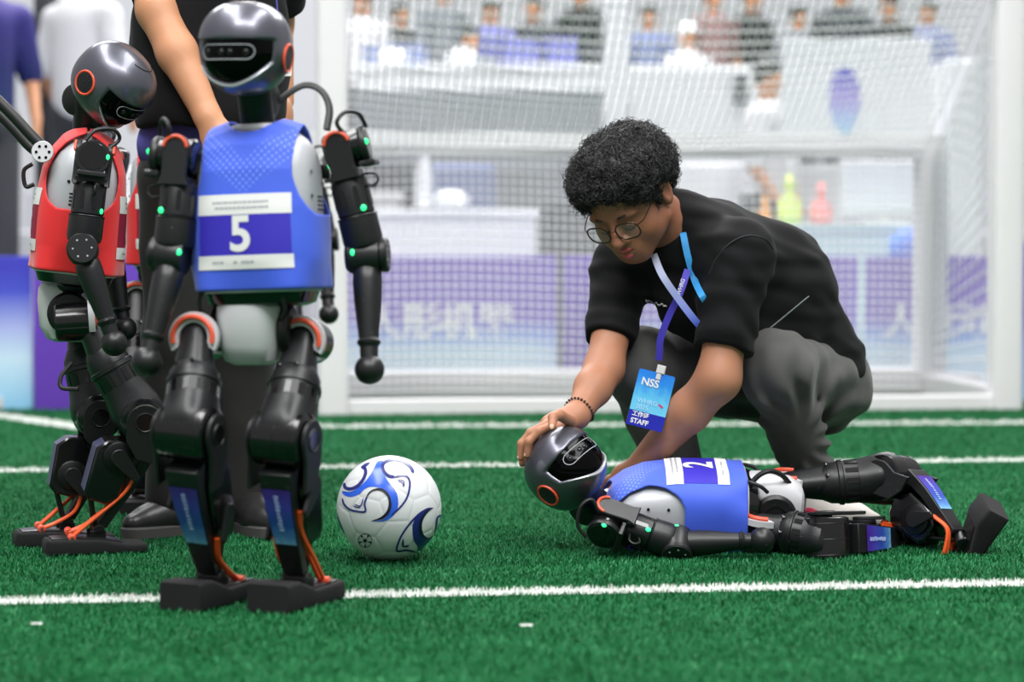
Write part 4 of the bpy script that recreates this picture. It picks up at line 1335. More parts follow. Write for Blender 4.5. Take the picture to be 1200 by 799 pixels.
# glasses
gl = empty('eyeglasses', hp_(0, .105, -.026), 'thin dark wire-rimmed round eyeglasses on the crouching person', 'glasses')
WIRE = mat('dark_gold_wire', srgb(70, 58, 44), 0.3, 0.8, 0.5, vary=0.1)
LENS = mat('clear_lens', (0.9, 0.95, 0.95), 0.03, 0, 0.5, vary=0, alpha=0.10)
for s in (-1, 1):
    c0 = np.array([s*.0365, .1085, -.0215])
    ol = rrect(.053, .043, .019, 6)
    pts = [hp_(c0[0] + x, c0[1] - abs(c0[0] + x)*0.14 + .004 + y*0.10, c0[2] + y) for x, y in ol]
    MB().tube(pts, .0019, 8, closed=True).build('rim', WIRE, gl)
    MB().add(np.array(pts), [tuple(range(len(pts)))]).build('lens', LENS, gl, 0)
    MB().tube(spline([hp_(s*.061, .103, -.014), hp_(s*.075, .085, -.010), hp_(s*.081, .02, -.001), hp_(s*.084, -.018, .004), hp_(s*.082, -.036, -.016)], 24), .0013, 8).build('temple', WIRE, gl)
MB().tube(spline([hp_(-.011, .112, -.017), hp_(0, .1145, -.012), hp_(.011, .112, -.017)], 10), .0013, 8).build('bridge', WIRE, gl)

# staff badge on its violet strap
STRAP_V = mat('violet_strap', srgb(66, 56, 176), 0.6, 0, 0.4, vary=0.18, vscale=30)
def ribbon(pts, w, n=40, ups=None, th=.0012):
    c = spline(pts, n)
    if ups is None: ups = np.tile([0.0, -1, 0.0], (len(c), 1))
    else: ups = np.array([unit(np.array(ups[0])*(1-t) + np.array(ups[1])*t) for t in np.linspace(0, 1, len(c))])
    tg = np.gradient(c, axis=0); tg /= np.linalg.norm(tg, axis=1, keepdims=True)
    sd = np.cross(tg, ups); sd /= np.linalg.norm(sd, axis=1, keepdims=True)
    up = np.cross(sd, tg)
    r = [np.array([c[i]+sd[i]*w/2+up[i]*th, c[i]-sd[i]*w/2+up[i]*th, c[i]-sd[i]*w/2-up[i]*th, c[i]+sd[i]*w/2-up[i]*th]) for i in range(len(c))]
    return MB().loft(r), c, sd, up
bd = empty('staff_badge', P(765, 505, 5.245), 'light blue staff badge card hanging from a violet neck strap', 'badge')
rb, c, sd, up = ribbon([P(806, 316, 5.26), P(796, 345, 5.235), P(783, 372, 5.235), P(774, 397, 5.24), P(773, 412, 5.245), P(772, 422, 5.25)], .0155, 40)
sv = rb.build('strap', STRAP_V, bd, 30)
V2, F2 = text2d('WHRG', 0.0125, 0.0003)
d = unit(P(796, 345, 5.235) - P(803, 322, 5.24)); Mw = np.eye(4)
Mw[:3, 0] = -d; Mw[:3, 2] = [0, -1, 0]; Mw[:3, 0] = unit(Mw[:3, 0] - Mw[:3, 2]*np.dot(Mw[:3, 0], Mw[:3, 2])); Mw[:3, 1] = np.cross(Mw[:3, 2], Mw[:3, 0]); Mw[:3, 3] = P(798, 336, 5.232)
link_mesh('strap_lettering', tr(Mw, np.concatenate([V2, np.zeros((len(V2), 1))], 1)), F2, RM['print_white'], sv, False)
CLIP = mat('white_clip', srgb(205, 206, 204), 0.4, 0, 0.5, vary=0.04)
uX = unit(P(792, 441, 5.24) - P(749, 430, 5.24)); uZ = unit(P(749, 430, 5.24) - P(733, 499, 5.225)); Mb = np.eye(4)
uN = unit(np.cross(uX, uZ)); uZ = np.cross(uN, uX)*-1 if np.dot(np.cross(uN, uX), uZ) < 0 else np.cross(uN, uX)
cc = P(762.5, 469, 5.235)
Mb[:3, 0] = uX; Mb[:3, 1] = uZ; Mb[:3, 2] = np.cross(uX, uZ); Mb[:3, 3] = cc
if Mb[1, 2] > 0: Mb[:3, 2] *= -1
cl = MB(); cl.box((0.006, .0735, 0), (.020, .020, .009), Mb, .002); cl.box((0.004, .058, 0), (.011, .018, .006), Mb, .0015)
cl.build('clip', CLIP, bd)
CARD = uv_ramp('badge_print', [(0, srgb(28, 60, 190)), (0.02, srgb(120, 205, 228)), (0.5, srgb(96, 190, 228)), (0.8, srgb(40, 140, 225)), (1, srgb(30, 120, 220))], 0.25)
W_, H_ = .084, .130
cd = MB().prism(rrect(W_, H_, .004, 3), -.0008, .0008, Mb).build('card', CARD, bd, 20)
lv = (np.array([v.co for v in cd.data.vertices]) + ORG[cd] - cc) @ Mb[:3, :3]
set_uv(cd, np.stack([lv[:, 0]/W_+.5, lv[:, 1]/H_+.5], 1))
zf = .0016
MB().box((0, -H_/2 + .0175, zf), (W_, .035, .0006), Mb).build('card_footer', mat('royal_blue_print', srgb(24, 34, 160), 0.3, vary=0.05), cd)
def card_text(t, size, x, y, bold=0.0004, m=None):
    V2, F2 = text2d(t, size, bold)
    if len(V2) == 0: return
    V2[:, 0] -= V2[:, 0].min()
    link_mesh('card_lettering', tr(Mb, np.concatenate([V2 + [x, y], np.full((len(V2), 1), zf + .0006)], 1)), F2, m or RM['print_white'], cd, False)
card_text('NSS', .024, -.030, .038, .0006)
card_text('WHRG', .015, -.030, -.006, .0001, mat('pale_blue_print', srgb(170, 214, 240), 0.4, vary=0))
card_text('2025', .015, -.030, -.020, .0001, MATS['pale_blue_print'])
card_text('工作证', .013, -.034, -.038, .0004)
card_text('STAFF', .0155, -.034, -.054, .0005)
MB().box((.026, .004, zf), (.012, .004, .0006), Mb @ R('Z', -25)).build('pink_mark', mat('pink_print', srgb(206, 40, 110), 0.4, vary=0), cd)
# the second, pale strap round the neck
ln = empty('neck_strap', P(824, 380, 5.2), 'light blue and pale grey strap looped round the crouching person\'s neck', 'strap')
ribbon([P(797, 258, 5.33), sc_.at(801, 276, 5.25, .004), sc_.at(806, 300, 5.22, .005), sc_.at(814, 328, 5.21, .005), P(823, 347, 5.19), P(834, 366, 5.24)], .0150, 36, ([-.2, -1, .2], [-.3, -1, .1]))[0].build('blue_side', mat('sky_blue_strap', srgb(62, 158, 226), 0.5, vary=0.12, vscale=40), ln, 30)
ribbon([P(766, 298, 5.27), P(776, 322, 5.222), P(795, 350, 5.212), P(815, 376, 5.205), P(830, 392, 5.23)], .0160, 36)[0].build('grey_side', gradient_mat('pale_strap', [(0, srgb(80, 100, 200)), (0.45, srgb(150, 160, 200)), (1, srgb(186, 188, 196))], 2, .0, .19, 0.5), ln, 30)
# bead bracelet
br = empty('bead_bracelet', WR, 'dark bead bracelet on the crouching person\'s wrist', 'bracelet')
Mw = frame(WR + 0.10*(ER-WR), ER - WR, [0, -1, 0])
for k in range(26):
    a = 2*math.pi*k/26
    MB().sphere((.0345*math.cos(a), .0345*math.sin(a), .004*math.sin(2*a)), .0032, Mw, 8, 6).build('bead', mat('dark_bead', srgb(60, 40, 34), 0.4, vary=0.1), br)
# thin rod resting on the thigh
ro = MB().tube([P(903, 384, 5.24), P(948, 347, 5.22)], .0016, 8).build('thin_rod', mat('pale_metal_rod', srgb(170, 172, 176), 0.3, 0.6, vary=0.03))
tag(ro, 'thin pale metal rod standing up by the crouching person\'s thigh', 'rod')
# ------------------------------------------------------------------ pitch
def quick_mesh(name, V, Fq, m, parent=None, org=None):
    org = np.zeros(3) if org is None else np.asarray(org, float)
    me = bpy.data.meshes.new(name); n = len(Fq)
    me.vertices.add(len(V)); me.vertices.foreach_set('co', np.asarray(V - org, np.float32).ravel())
    k = Fq.shape[1]
    me.loops.add(n * k); me.loops.foreach_set('vertex_index', np.asarray(Fq, np.int32).ravel())
    me.polygons.add(n); me.polygons.foreach_set('loop_start', np.arange(0, n * k, k, dtype=np.int32))
    me.materials.append(m); me.update(calc_edges=True); me.validate()
    o = bpy.data.objects.new(name, me); o.location = org.tolist(); COL.objects.link(o)
    if parent is not None: o.parent = parent
    ORG[o] = org
    return o

def turf_mat(name, c0, c1, c2=None, rough=0.6):
    m = bpy.data.materials.new(name); m.use_nodes = True
    nt = m.node_tree; b = nt.nodes['Principled BSDF']
    ge = nt.nodes.new('ShaderNodeNewGeometry'); tc = nt.nodes.new('ShaderNodeTexCoord')
    n = nt.nodes.new('ShaderNodeTexNoise'); n.inputs['Scale'].default_value = 4.0; n.inputs['Detail'].default_value = 6
    mp = nt.nodes.new('ShaderNodeMapping'); mp.inputs['Scale'].default_value = (0.7, 2.2, 1)
    nt.links.new(tc.outputs['Object'], mp.inputs[0]); nt.links.new(mp.outputs[0], n.inputs['Vector'])
    a = nt.nodes.new('ShaderNodeMath'); a.operation = 'MULTIPLY_ADD'; a.inputs[1].default_value = 0.55
    nt.links.new(ge.outputs['Random Per Island'], a.inputs[0])
    s = nt.nodes.new('ShaderNodeMath'); s.operation = 'MULTIPLY_ADD'; s.inputs[1].default_value = 1.1; s.inputs[2].default_value = -0.33
    nt.links.new(n.outputs['Fac'], s.inputs[0]); nt.links.new(s.outputs[0], a.inputs[2])
    cr = nt.nodes.new('ShaderNodeValToRGB'); e = cr.color_ramp.elements
    e[0].color = (*c0, 1); e[1].color = (*c1, 1); e[0].position = 0.1; e[1].position = 0.8
    if c2 is not None:
        k = e.new(0.97); k.color = (*c2, 1)
    nt.links.new(a.outputs[0], cr.inputs[0]); nt.links.new(cr.outputs[0], b.inputs['Base Color'])
    b.inputs['Roughness'].default_value = rough
    b.inputs['Specular IOR Level'].default_value = 0.35
    return m
TURF = turf_mat('green_turf_blades', srgb(14, 86, 47), srgb(30, 124, 70), srgb(92, 178, 122))
TURF_W = turf_mat('white_turf_blades', srgb(208, 212, 206), srgb(232, 234, 230))
BASE = mat('turf_backing', srgb(16, 80, 42), 0.95, 0, 0.1, bump=0.5, bscale=160, vary=0.25, vscale=30)
MB().grid(np.array([[(-9, -1, 0), (9, -1, 0)], [(-9, 11.1, 0), (9, 11.1, 0)]], float)).build('floor', BASE, smooth=False)['kind'] = 'structure'
HALL = mat('grey_hall_floor', srgb(150, 152, 156), 0.6, 0, 0.4, vary=0.06)
MB().grid(np.array([[(-14, 11.1, -.002), (14, 11.1, -.002)], [(-14, 30, -.002), (14, 30, -.002)]], float)).build('floor_hall', HALL, smooth=False)['kind'] = 'structure'

def gp(px, py):
    return flat(P(px, py, ground_Y(py)), 0)
# painted lines: (start, end, width)
LD = unit(np.array([1, 0.117, 0]))
lines = [(gp(0, 706.0) - LD*1.2, gp(1200, 684.8) + LD*1.2, .062, 'white pitch line nearest the camera, running past the feet of robot 5'),
         (gp(0, 552.0) - LD*1.6, gp(1200, 539.6) + LD*1.6, .075, 'white pitch line behind the ball and the fallen robot'),
         (gp(92, 502.0), gp(1200, 498.0) + LD*2.0, .10, 'white goal line in front of the goal posts'),
         (gp(100, 502.0), gp(-60, 479.0), .10, 'short slanting white line at the left end of the goal line')]
g = np.random.default_rng(99)
def scatter(y0, y1, dens):
    w = lambda y: (600/2705*y + 0.25)
    n = int(dens * (y1 - y0) * 2 * w((y0+y1)/2))
    y = y0 + (y1 - y0) * np.sqrt(g.random(n) * ((y1/y0)**2 - 1) + 1) / (y1/y0 - 1 + 1e-9) - (y1-y0)/(y1/y0-1) if False else g.uniform(y0, y1, n)
    x = g.uniform(-1, 1, n) * w(y)
    return np.stack([x, y], 1)
pts = np.concatenate([scatter(3.4, 4.4, 26000), scatter(4.4, 5.6, 32000), scatter(5.6, 7.2, 11000), scatter(7.2, 9.8, 4000)])
scl = np.concatenate([np.full(len(pts), 1.0)])
scl = 1.0 + np.clip((pts[:, 1] - 5.4) / 3, 0, 1.3) * 0.9
online = -np.ones(len(pts), int)
for i, (a, b, w, _) in enumerate(lines):
    d = unit((b - a)[:2]); rel = pts - a[:2]; t = rel @ d; L = np.linalg.norm((b - a)[:2])
    s = np.abs(rel @ np.array([-d[1], d[0]])) + g.normal(0, .003, len(pts))
    online[(t > 0) & (t < L) & (s < w/2)] = i
def blades(p, sc, h0=.0045, h1=.0105):
    n = len(p); a = g.uniform(0, 6.283, n); h = g.uniform(h0, h1, n) * (0.75 + 0.25*sc); w = g.uniform(.0008, .0014, n) * sc
    le = g.normal(0, .45, n) * h; lean = np.stack([np.cos(a+1.2)*le, np.sin(a+1.2)*le], 1)
    sx = np.stack([np.cos(a)*w, np.sin(a)*w], 1)
    z0 = np.zeros(n)
    A = np.column_stack([p - sx, z0]); B = np.column_stack([p + sx, z0])
    C = np.column_stack([p + lean*.45 + sx*.8, h*.62]); D = np.column_stack([p + lean*.45 - sx*.8, h*.62])
    E = np.column_stack([p + lean*1.2 + sx*.2, h]); F_ = np.column_stack([p + lean*1.2 - sx*.2, h])
    V = np.stack([A, B, C, D, E, F_], 1).reshape(-1, 3)
    i = np.arange(n)[:, None] * 6
    Q = np.concatenate([i + np.array([[0, 1, 2, 3]]), i + np.array([[3, 2, 4, 5]])])
    return V, Q
k = online < 0
V, Q = blades(pts[k], scl[k])
tag(quick_mesh('artificial_grass', V, Q, TURF), 'short green artificial turf blades covering the pitch', 'grass', kind='stuff')
LINE = mat('white_line_backing', srgb(205, 210, 204), 0.9, vary=0.08, vscale=60)
for i, (a, b, w, lab) in enumerate(lines):
    d = unit(b - a); nrm = np.array([-d[1], d[0], 0]) * w / 2
    o = MB().add(np.array([a - nrm, b - nrm, b + nrm, a + nrm]) + [0, 0, .0015], [(0, 1, 2, 3)]).build('pitch_line', LINE, smooth=False)
    tag(o, lab, 'pitch line', kind='structure')
    kk = online == i
    if kk.any():
        V, Q = blades(pts[kk], scl[kk], .006, .013)
        c = quick_mesh('line_blades', V, Q, TURF_W, None, ORG[o]); c.location = (0, 0, 0); c.parent = o; c['kind'] = 'stuff'
for (px, py, r, lab) in ((43, 739, .008, 'small white scrap on the grass at the left'), (617, 741, .009, 'small white scrap on the grass below the ball')):
    c = gp(px, py); mb = MB(); ol = np.array([(r*(1+.1*math.sin(3*t))*math.cos(t)*1.3, r*.8*math.sin(t)) for t in np.linspace(0, 6.28, 10)[:-1]])
    q = np.column_stack([ol, 0.0125 + .0008*np.sin(np.arange(9)*2.1)]); mb.add(np.vstack([q + c, q + c + [0, 0, .001]]), [tuple(range(9))[::-1], tuple(range(9, 18))] + [(i, (i+1) % 9, 9+(i+1) % 9, 9+i) for i in range(9)])
    tag(mb.build('paper_scrap', RM['print_white'], angle=20), lab, 'scrap')

# ------------------------------------------------------------------ ball
BR = 0.1135
BY = 4.985
bc = flat(P(456, 603, BY), BR + .003)
ball = empty('soccer_ball', bc - np.array([0, 0, BR]), 'white soccer ball with blue swirls between robot 5 and the fallen robot', 'ball')
phi = (1 + 5**.5) / 2
ico = np.array([(0, s1, s2*phi) for s1 in (-1, 1) for s2 in (-1, 1)] + [(s1, s2*phi, 0) for s1 in (-1, 1) for s2 in (-1, 1)] + [(s2*phi, 0, s1) for s1 in (-1, 1) for s2 in (-1, 1)], float)
ico /= np.linalg.norm(ico[0])
dist = lambda i, j: np.linalg.norm(ico[i] - ico[j])
el = min(dist(0, j) for j in range(1, 12)) + 1e-4
edges = [(i, j) for i in range(12) for j in range(12) if i != j and dist(i, j) < el]
tv = {e: unit(ico[e[0]]*2/3 + ico[e[1]]/3) for e in edges}
faces = [[tv[e] for e in edges if e[0] == i] for i in range(12)]
for i in range(12):
    for j in range(i+1, 12):
        for k in range(j+1, 12):
            if dist(i, j) < el and dist(j, k) < el and dist(i, k) < el:
                faces.append([tv[e] for e in ((i, j), (j, i), (j, k), (k, j), (k, i), (i, k))])
# view basis of the printed side
bz = unit(np.array([0, 0, CAM_H]) - bc); bx = unit(np.cross([0, 0, 1], bz)); by = np.cross(bz, bx)
VB = np.stack([bx, by, bz], 1)
Rb = np.array(Matrix.Rotation(0.55, 3, 'Z') @ Matrix.Rotation(0.3, 3, 'X') @ Matrix.Rotation(0.9, 3, 'Y'))
WB = mat('white_ball_leather', srgb(226, 228, 230), 0.32, 0, 0.5, bump=0.05, bscale=500, vary=0.03, coat=0.15)
for f in faces:
    c = unit(np.mean(f, 0)); f = sorted(f, key=lambda v: math.atan2(np.dot(v, unit(np.cross(c, [.3, .5, .8]))), np.dot(v, np.cross(c, unit(np.cross(c, [.3, .5, .8]))))))
    mb = MB(); n = len(f); rows = 7; sub = 6
    V = []; 
    ring_pts = [unit(np.array(f[i])*(1-t) + np.array(f[(i+1) % n])*t) for i in range(n) for t in np.linspace(0, 1, sub, endpoint=False)]
    m_ = len(ring_pts)
    for r in range(1, rows+1):
        s = (r/rows) ** .8 * 0.996
        dr = -.0009 * max(0, (s - .90) / .1) ** 2
        for p in ring_pts: V.append(unit(c*(1-s) + p*s) * (BR + dr))
    V.append(c*BR); V = np.array(V)
    Fc = [(r*m_+k, r*m_+(k+1) % m_, (r+1)*m_+(k+1) % m_, (r+1)*m_+k) for r in range(rows-1) for k in range(m_)]
    Fc += [(len(V)-1, (k+1) % m_, k) for k in range(m_)]
    mb.add(V @ Rb.T + bc, [q[::-1] for q in Fc])
    mb.build('ball_panel', WB, ball, 0)
MB().sphere(bc, BR - .0012, None, 40, 24).build('ball_core', mat('ball_seam', srgb(150, 152, 156), 0.6, vary=0.02), ball, 0)
from mathutils.geometry import tessellate_polygon
def on_ball(p2, off):
    p2 = np.asarray(p2, float); r2 = np.clip((p2**2).sum(1), 0, .985)
    q = np.column_stack([p2, np.sqrt(1 - r2)])
    q /= np.linalg.norm(q, axis=1, keepdims=True)
    return (q @ VB.T) * (BR + off) + bc
U = lambda L: (np.array(L, float) - [458, 392]) / [330, -330]
def print_poly(name, L, m, off, it=3):
    p = spline(np.vstack([U(L), U(L)[:1]]), len(L)*3)[:-1]
    tri = tessellate_polygon([[Vector((*v, 0)) for v in p]])
    V = [tuple(v) for v in p]; Fc = [tuple(t) for t in tri]
    for _ in range(it):
        mid = {}; NF = []
        def md(a, b):
            k = (min(a, b), max(a, b))
            if k not in mid: mid[k] = len(V); V.append(tuple((np.array(V[a]) + V[b]) / 2))
            return mid[k]
        for a, b, c in Fc:
            if max(np.linalg.norm(np.array(V[i]) - V[j]) for i, j in ((a, b), (b, c), (c, a))) < .09: NF.append((a, b, c)); continue
            x, y, z = md(a, b), md(b, c), md(c, a)
            NF += [(a, x, z), (x, b, y), (z, y, c), (x, y, z)]
        Fc = NF
    MB().add(on_ball(np.array(V), off), Fc).build(name, m, ball, 0)
def print_line(name, L, w, m, off):
    c = spline(U(L), len(L)*8); tg = np.gradient(c, axis=0); tg /= np.linalg.norm(tg, axis=1, keepdims=True)
    n = np.stack([-tg[:, 1], tg[:, 0]], 1) * w / 660
    n *= np.clip(np.minimum(np.arange(len(c)), np.arange(len(c))[::-1]) / 4 + .3, 0, 1)[:, None]
    G = np.stack([on_ball(c - n, off), on_ball(c, off), on_ball(c + n, off)], 1)
    MB().grid(G).build(name, m, ball, 0)
BB = mat('bright_blue_print', srgb(36, 96, 224), 0.28, vary=0.08, vscale=40, coat=0.2)
BN = mat('navy_print', srgb(32, 40, 120), 0.3, vary=0.06, coat=0.2)
BK = mat('black_print', srgb(18, 20, 40), 0.35, vary=0.05)
print_poly('blue_swirl', [(385,105),(350,175),(310,230),(262,272),(215,292),(168,287),(176,310),(222,324),(268,310),(310,275),(350,262),(400,270),(440,288),(463,325),(470,372),(455,432),(410,468),(350,473),(420,476),(480,445),(512,390),(512,330),(496,285),(460,240),(432,195),(416,150),(425,108),(402,98)], BB, .0006)
print_line('navy_crescent', [(495,203),(455,196),(425,165),(420,125),(450,100),(500,92),(555,108),(592,142),(610,178)], 20, BN, .0010)
print_line('navy_crescent', [(180,235),(185,262),(215,274),(255,262),(290,230),(312,185),(310,150),(285,135)], 20, BN, .0010)
print_poly('black_crescent', [(318,335),(330,300),(365,277),(410,272),(448,296),(468,338),(472,385),(455,430),(415,462),(345,473),(400,452),(438,420),(454,380),(452,335),(430,303),(395,286),(350,295)], BK, .0012)
print_line('navy_outline', [(168,330),(180,368),(215,400),(262,413),(312,413),(308,365),(325,318)], 12, BN, .0010)
print_line('navy_outline', [(490,203),(548,197),(575,208),(586,250),(570,325),(530,385),(470,440)], 12, BN, .0010)
for dx in (0, 9):
    print_line('chevron', [(235+dx,378-dx),(275+dx,388-dx),(300,345-dx*1.5)], 7, BN, .0010)
    print_line('chevron', [(510+dx*.6,222+dx),(545-dx*.6,228+dx*1.4),(552-dx*.6,262+dx*.4)], 7, BN, .0010)
    print_line('chevron', [(545,580+dx*1.2),(540+dx,628),(580,632-dx)], 7, BN, .0010)
print_poly('navy_swirl', [(735,393),(690,396),(640,430),(606,485),(602,545),(612,600),(636,640),(628,692),(680,652),(728,604),(745,565),(705,580),(668,570),(650,530),(655,470),(680,428),(710,404)], BN, .0006)
print_poly('black_crescent', [(735,393),(690,410),(655,455),(640,505),(646,548),(668,575),(700,582),(672,560),(660,520),(664,475),(685,435),(712,408)], BK, .0012)
print_line('navy_outline', [(715,393),(650,425),(585,490),(530,570),(505,640),(512,660),(565,655),(625,668)], 12, BN, .0010)
print_line('navy_outline', [(745,565),(752,505),(758,455),(788,438)], 12, BN, .0010)
print_poly('navy_swirl', [(130,415),(145,455),(165,505),(182,552),(150,510),(131,465)], BN, .0006)
print_poly('navy_swirl', [(290,130),(310,115),(340,108),(330,125),(310,138)], BN, .0006)
print_line('crest_ring', [(310+42*math.cos(t), 593+42*math.sin(t)) for t in np.linspace(0, 6.28, 14)], 4, BK, .0008)
print_poly('crest_pentagon', [(310+12*math.cos(t), 593+12*math.sin(t)) for t in np.linspace(0.3, 6.58, 6)[:-1]], BK, .0010, 1)
for t in np.linspace(0.3, 6.58, 6)[:-1]:
    print_line('crest_seam', [(310+12*math.cos(t), 593+12*math.sin(t)), (310+20*math.cos(t), 593+20*math.sin(t)), (310+28*math.cos(t), 593+28*math.sin(t))], 3, BK, .0010)
    print_poly('crest_spot', [(310+33*math.cos(t)+7*math.cos(a), 593+33*math.sin(t)+7*math.sin(a)) for a in np.linspace(0, 6.28, 6)[:-1]], BK, .0010, 0)
mbp = MB()
# ------------------------------------------------------------------ standing man behind the robots
sm = empty('person', flat(P(245, 630, 5.42), 0), 'standing person in black shirt and dark trousers behind robot 5, head out of frame', 'person')
Yc = 5.44
f = Field([-1.02, 5.02, 0.60], [-0.42, 5.72, 1.80], 0.006)
hipm = P(250, 170, Yc); shL, shR = P(330, -95, Yc+.02), P(168, -95, Yc - .02)
f.cone(P(250, 120, Yc), P(250, -60, Yc), .12, .13, .05)
f.cone(shL, shR, .06, .06, .05)
f.cone(P(250, -90, Yc), P(250, -150, Yc-.02), .055, .052, .03)
f.ell(P(250, -215, Yc-.03), (.078, .095, .115), None, .03)
f.ell(P(250, -205, Yc-.135), (.014, .018, .022), None, .012)
for s in (-1, 1): f.ell(P(250 + s*40, -212, Yc-.02), (.010, .02, .03), None, .008)
el1, wr1 = P(184, 12, 5.30), P(244, 138, 5.22)
f.cone(shR, el1, .052, .046, .02); f.cone(el1, el1*.6+wr1*.4, .046, .045, .02); f.cone(el1*.6+wr1*.4, wr1, .045, .031, .02)
k1 = P(262, 176, 5.20); f.cone(wr1, k1, .026, .022, .02); f.ell(wr1*.4+k1*.6, (.040, .020, .045), None, .015)
for i in range(4):
    b = k1 + np.array([.030 - .019*i, -.012+.01*i, 0]); finger(f, [b, b + np.array([.008, -.004, -.035]), b + np.array([.004, -.016, -.058])], .0105, .008)
finger(f, [wr1*.6+k1*.4 + np.array([.02, -.02, 0]), k1 + np.array([.045, -.03, 0]), k1 + np.array([.05, -.04, -.02])], .013, .009)
el2, wr2 = P(322, 25, 5.62), P(330, 118, 5.54)
f.cone(shL, el2, .050, .044, .02); f.cone(el2, wr2, .044, .030, .02)
k2 = P(337, 148, 5.46); f.ell(wr2*.4+k2*.6, (.020, .040, .045), None, .015)
for i in range(4):
    b = k2 + np.array([0, -.03 + .02*i, 0]); finger(f, [b, b + np.array([-.004, 0, -.035]), b + np.array([-.012, 0, -.06])], .0105, .008)
finger(f, [wr2 + np.array([0, -.03, -.02]), k2 + np.array([-.01, -.055, .0]), k2 + np.array([-.014, -.058, -.025])], .013, .009)
SKIN2 = mat('warm_tan_skin', srgb(196, 140, 104), 0.5, 0, 0.4, bump=0.05, bscale=300, vary=0.08, vscale=10, sss=0.08)
f.build('body', SKIN2, sm, 1)
f = Field([-1.05, 5.15, 0.85], [-0.40, 5.75, 1.55], 0.007)
f.cone(P(246, 132, Yc), P(248, -60, Yc), .175, .16, .05, plane=(P(246, 153, Yc), [0, 0.05, -1]))
f.ell(P(246, 60, Yc), (.185, .125, .24), None, .05)
f._do(lambda X: -(X[..., 2] - np.float32(P(246, 153, Yc)[2])), [-1.05, 5.1, .8], [-.4, 5.8, 1.6], .02, 'x', .01) if False else None
f.cone(shL, shR, .09, .09, .05)
f.cone(shR, shR*.25 + el1*.75, .075, .070, .03, plane=(shR*.25+el1*.75, el1-shR))
f.cone(shL, shL*.15 + el2*.85, .075, .072, .03, plane=(shL*.15+el2*.85, el2-shL))
zc = np.float32(P(246, 152, Yc)[2])
f.D = smax(f.D, (zc - (f.lo[2] + np.arange(f.n[2])*f.h)).astype(np.float32)[None, None, :] + np.zeros_like(f.D), .006)
f.warp(lambda X: .005*wobble(X*np.float32([1.4, 1, .7]), 30, 8) + .003*wobble(X, 66, 9))
f.build('shirt', BLACK_T, sm, 2)
NAVY = mat('indigo_cotton', srgb(84, 84, 160), 0.8, 0, 0.3, bump=0.1, bscale=500, vary=0.1)
f = Field([-1.05, 5.15, 0.70], [-0.40, 5.75, 1.05], 0.007)
f.ell(P(246, 170, Yc), (.172, .12, .12), None, .02)
z0, z1 = P(246, 206, Yc)[2], P(246, 140, Yc)[2]
zz = (f.lo[2] + np.arange(f.n[2])*f.h).astype(np.float32)
f.D = smax(smax(f.D, (z0 - zz)[None, None, :] + 0*f.D, .006), (zz - z1)[None, None, :] + 0*f.D, .006)
f.build('undershirt', NAVY, sm, 2)
DTR = mat('dark_trousers', srgb(40, 39, 38), 0.85, 0, 0.25, bump=0.2, bscale=600, vary=0.15, sheen=0.1)
f = Field([-1.05, 5.15, 0.05], [-0.40, 5.75, 0.98], 0.007)
f.ell(P(246, 200, Yc), (.165, .118, .10), None, .05)
a1, a2 = flat(P(203, 610, 5.44), .10), flat(P(287, 600, 5.50), .10)
kn1, kn2 = P(208, 400, 5.42), P(284, 400, 5.46)
f.cone(P(210, 225, Yc), kn1, .095, .078, .03); f.cone(kn1, a1, .078, .066, .03)
f.cone(P(284, 225, Yc), kn2, .095, .078, .03); f.cone(kn2, a2, .078, .066, .03)
f.warp(lambda X: .006*wobble(X*np.float32([1, 1, .8]), 28, 18) + .003*wobble(X, 60, 19))
f.build('trousers', DTR, sm, 2)
SHB = mat('black_leather_shoe', srgb(36, 35, 36), 0.35, 0, 0.5, bump=0.1, bscale=150, vary=0.1)
SHS = mat('grey_sole', srgb(74, 72, 72), 0.7, 0, 0.3, vary=0.1)
shoe(sm, flat(P(228, 610, 5.46), 0), (-0.80, -0.6), SHB, SHS, None, SHB)
shoe(sm, flat(P(284, 600, 5.50), 0), (0.55, -0.8), SHB, SHS, None, SHB)
nc = empty('name_card', P(331, 92, 5.28), 'small white card marked 1 hanging beside the head of robot 5', 'card')
MB().box((0, 0, 0), (.042, .028, .002), frame(P(331, 82, 5.29), [0, -1, 0.05], [0, 0, 1]), r=.003).build('card', RM['print_white'], nc)
V2, F2 = text2d('1', .018, .0004)
link_mesh('digit', tr(np.array([[1, 0, 0, 0], [0, 0, -1, 0], [0, 1, 0, 0], [0, 0, 0, 1.0]]), np.column_stack([V2, np.zeros(len(V2))])) + P(334, 82, 5.286), F2, BK, nc, False)
MB().tube([P(331, 76, 5.29), P(328, 40, 5.28), P(322, -20, 5.28)], .0022, 6).build('cord', NAVY, nc)

# ------------------------------------------------------------------ goal
GO = gp(390, 486); GX = LD; GYv = np.array([-LD[1], LD[0], 0])
GW = np.dot(gp(1180, 480) - GO, GX)
def G(x, y, z): return GO + GX*x + GYv*y + np.array([0, 0, z])
MG = np.eye(4); MG[:3, 0] = GX; MG[:3, 1] = GYv; MG[:3, 3] = GO
GWH = mat('white_goal_paint', srgb(228, 226, 228), 0.5, 0, 0.4, vary=0.03)
GGY = mat('pale_grey_goal_paint', srgb(208, 208, 210), 0.5, 0, 0.4, vary=0.03)
goal = empty('soccer_goal', G(GW/2, 0, 0), 'white framed soccer goal with a net behind the crouching person', 'goal')
GD, GH, GB = 1.08, 1.82, 1.15
for x in (0, GW):
    MB().box((x, 0, GH/2), (.125, .125, GH), MG, .004, .02).build('post', GWH, goal)
    MB().box((x, GD, GB/2), (.15, .115, GB), MG, .004, .02).build('rear_post', GGY, goal)
    MB().box((x, GD/2, .045), (.10, GD, .09), MG, .004).build('base_bar', GWH, goal)
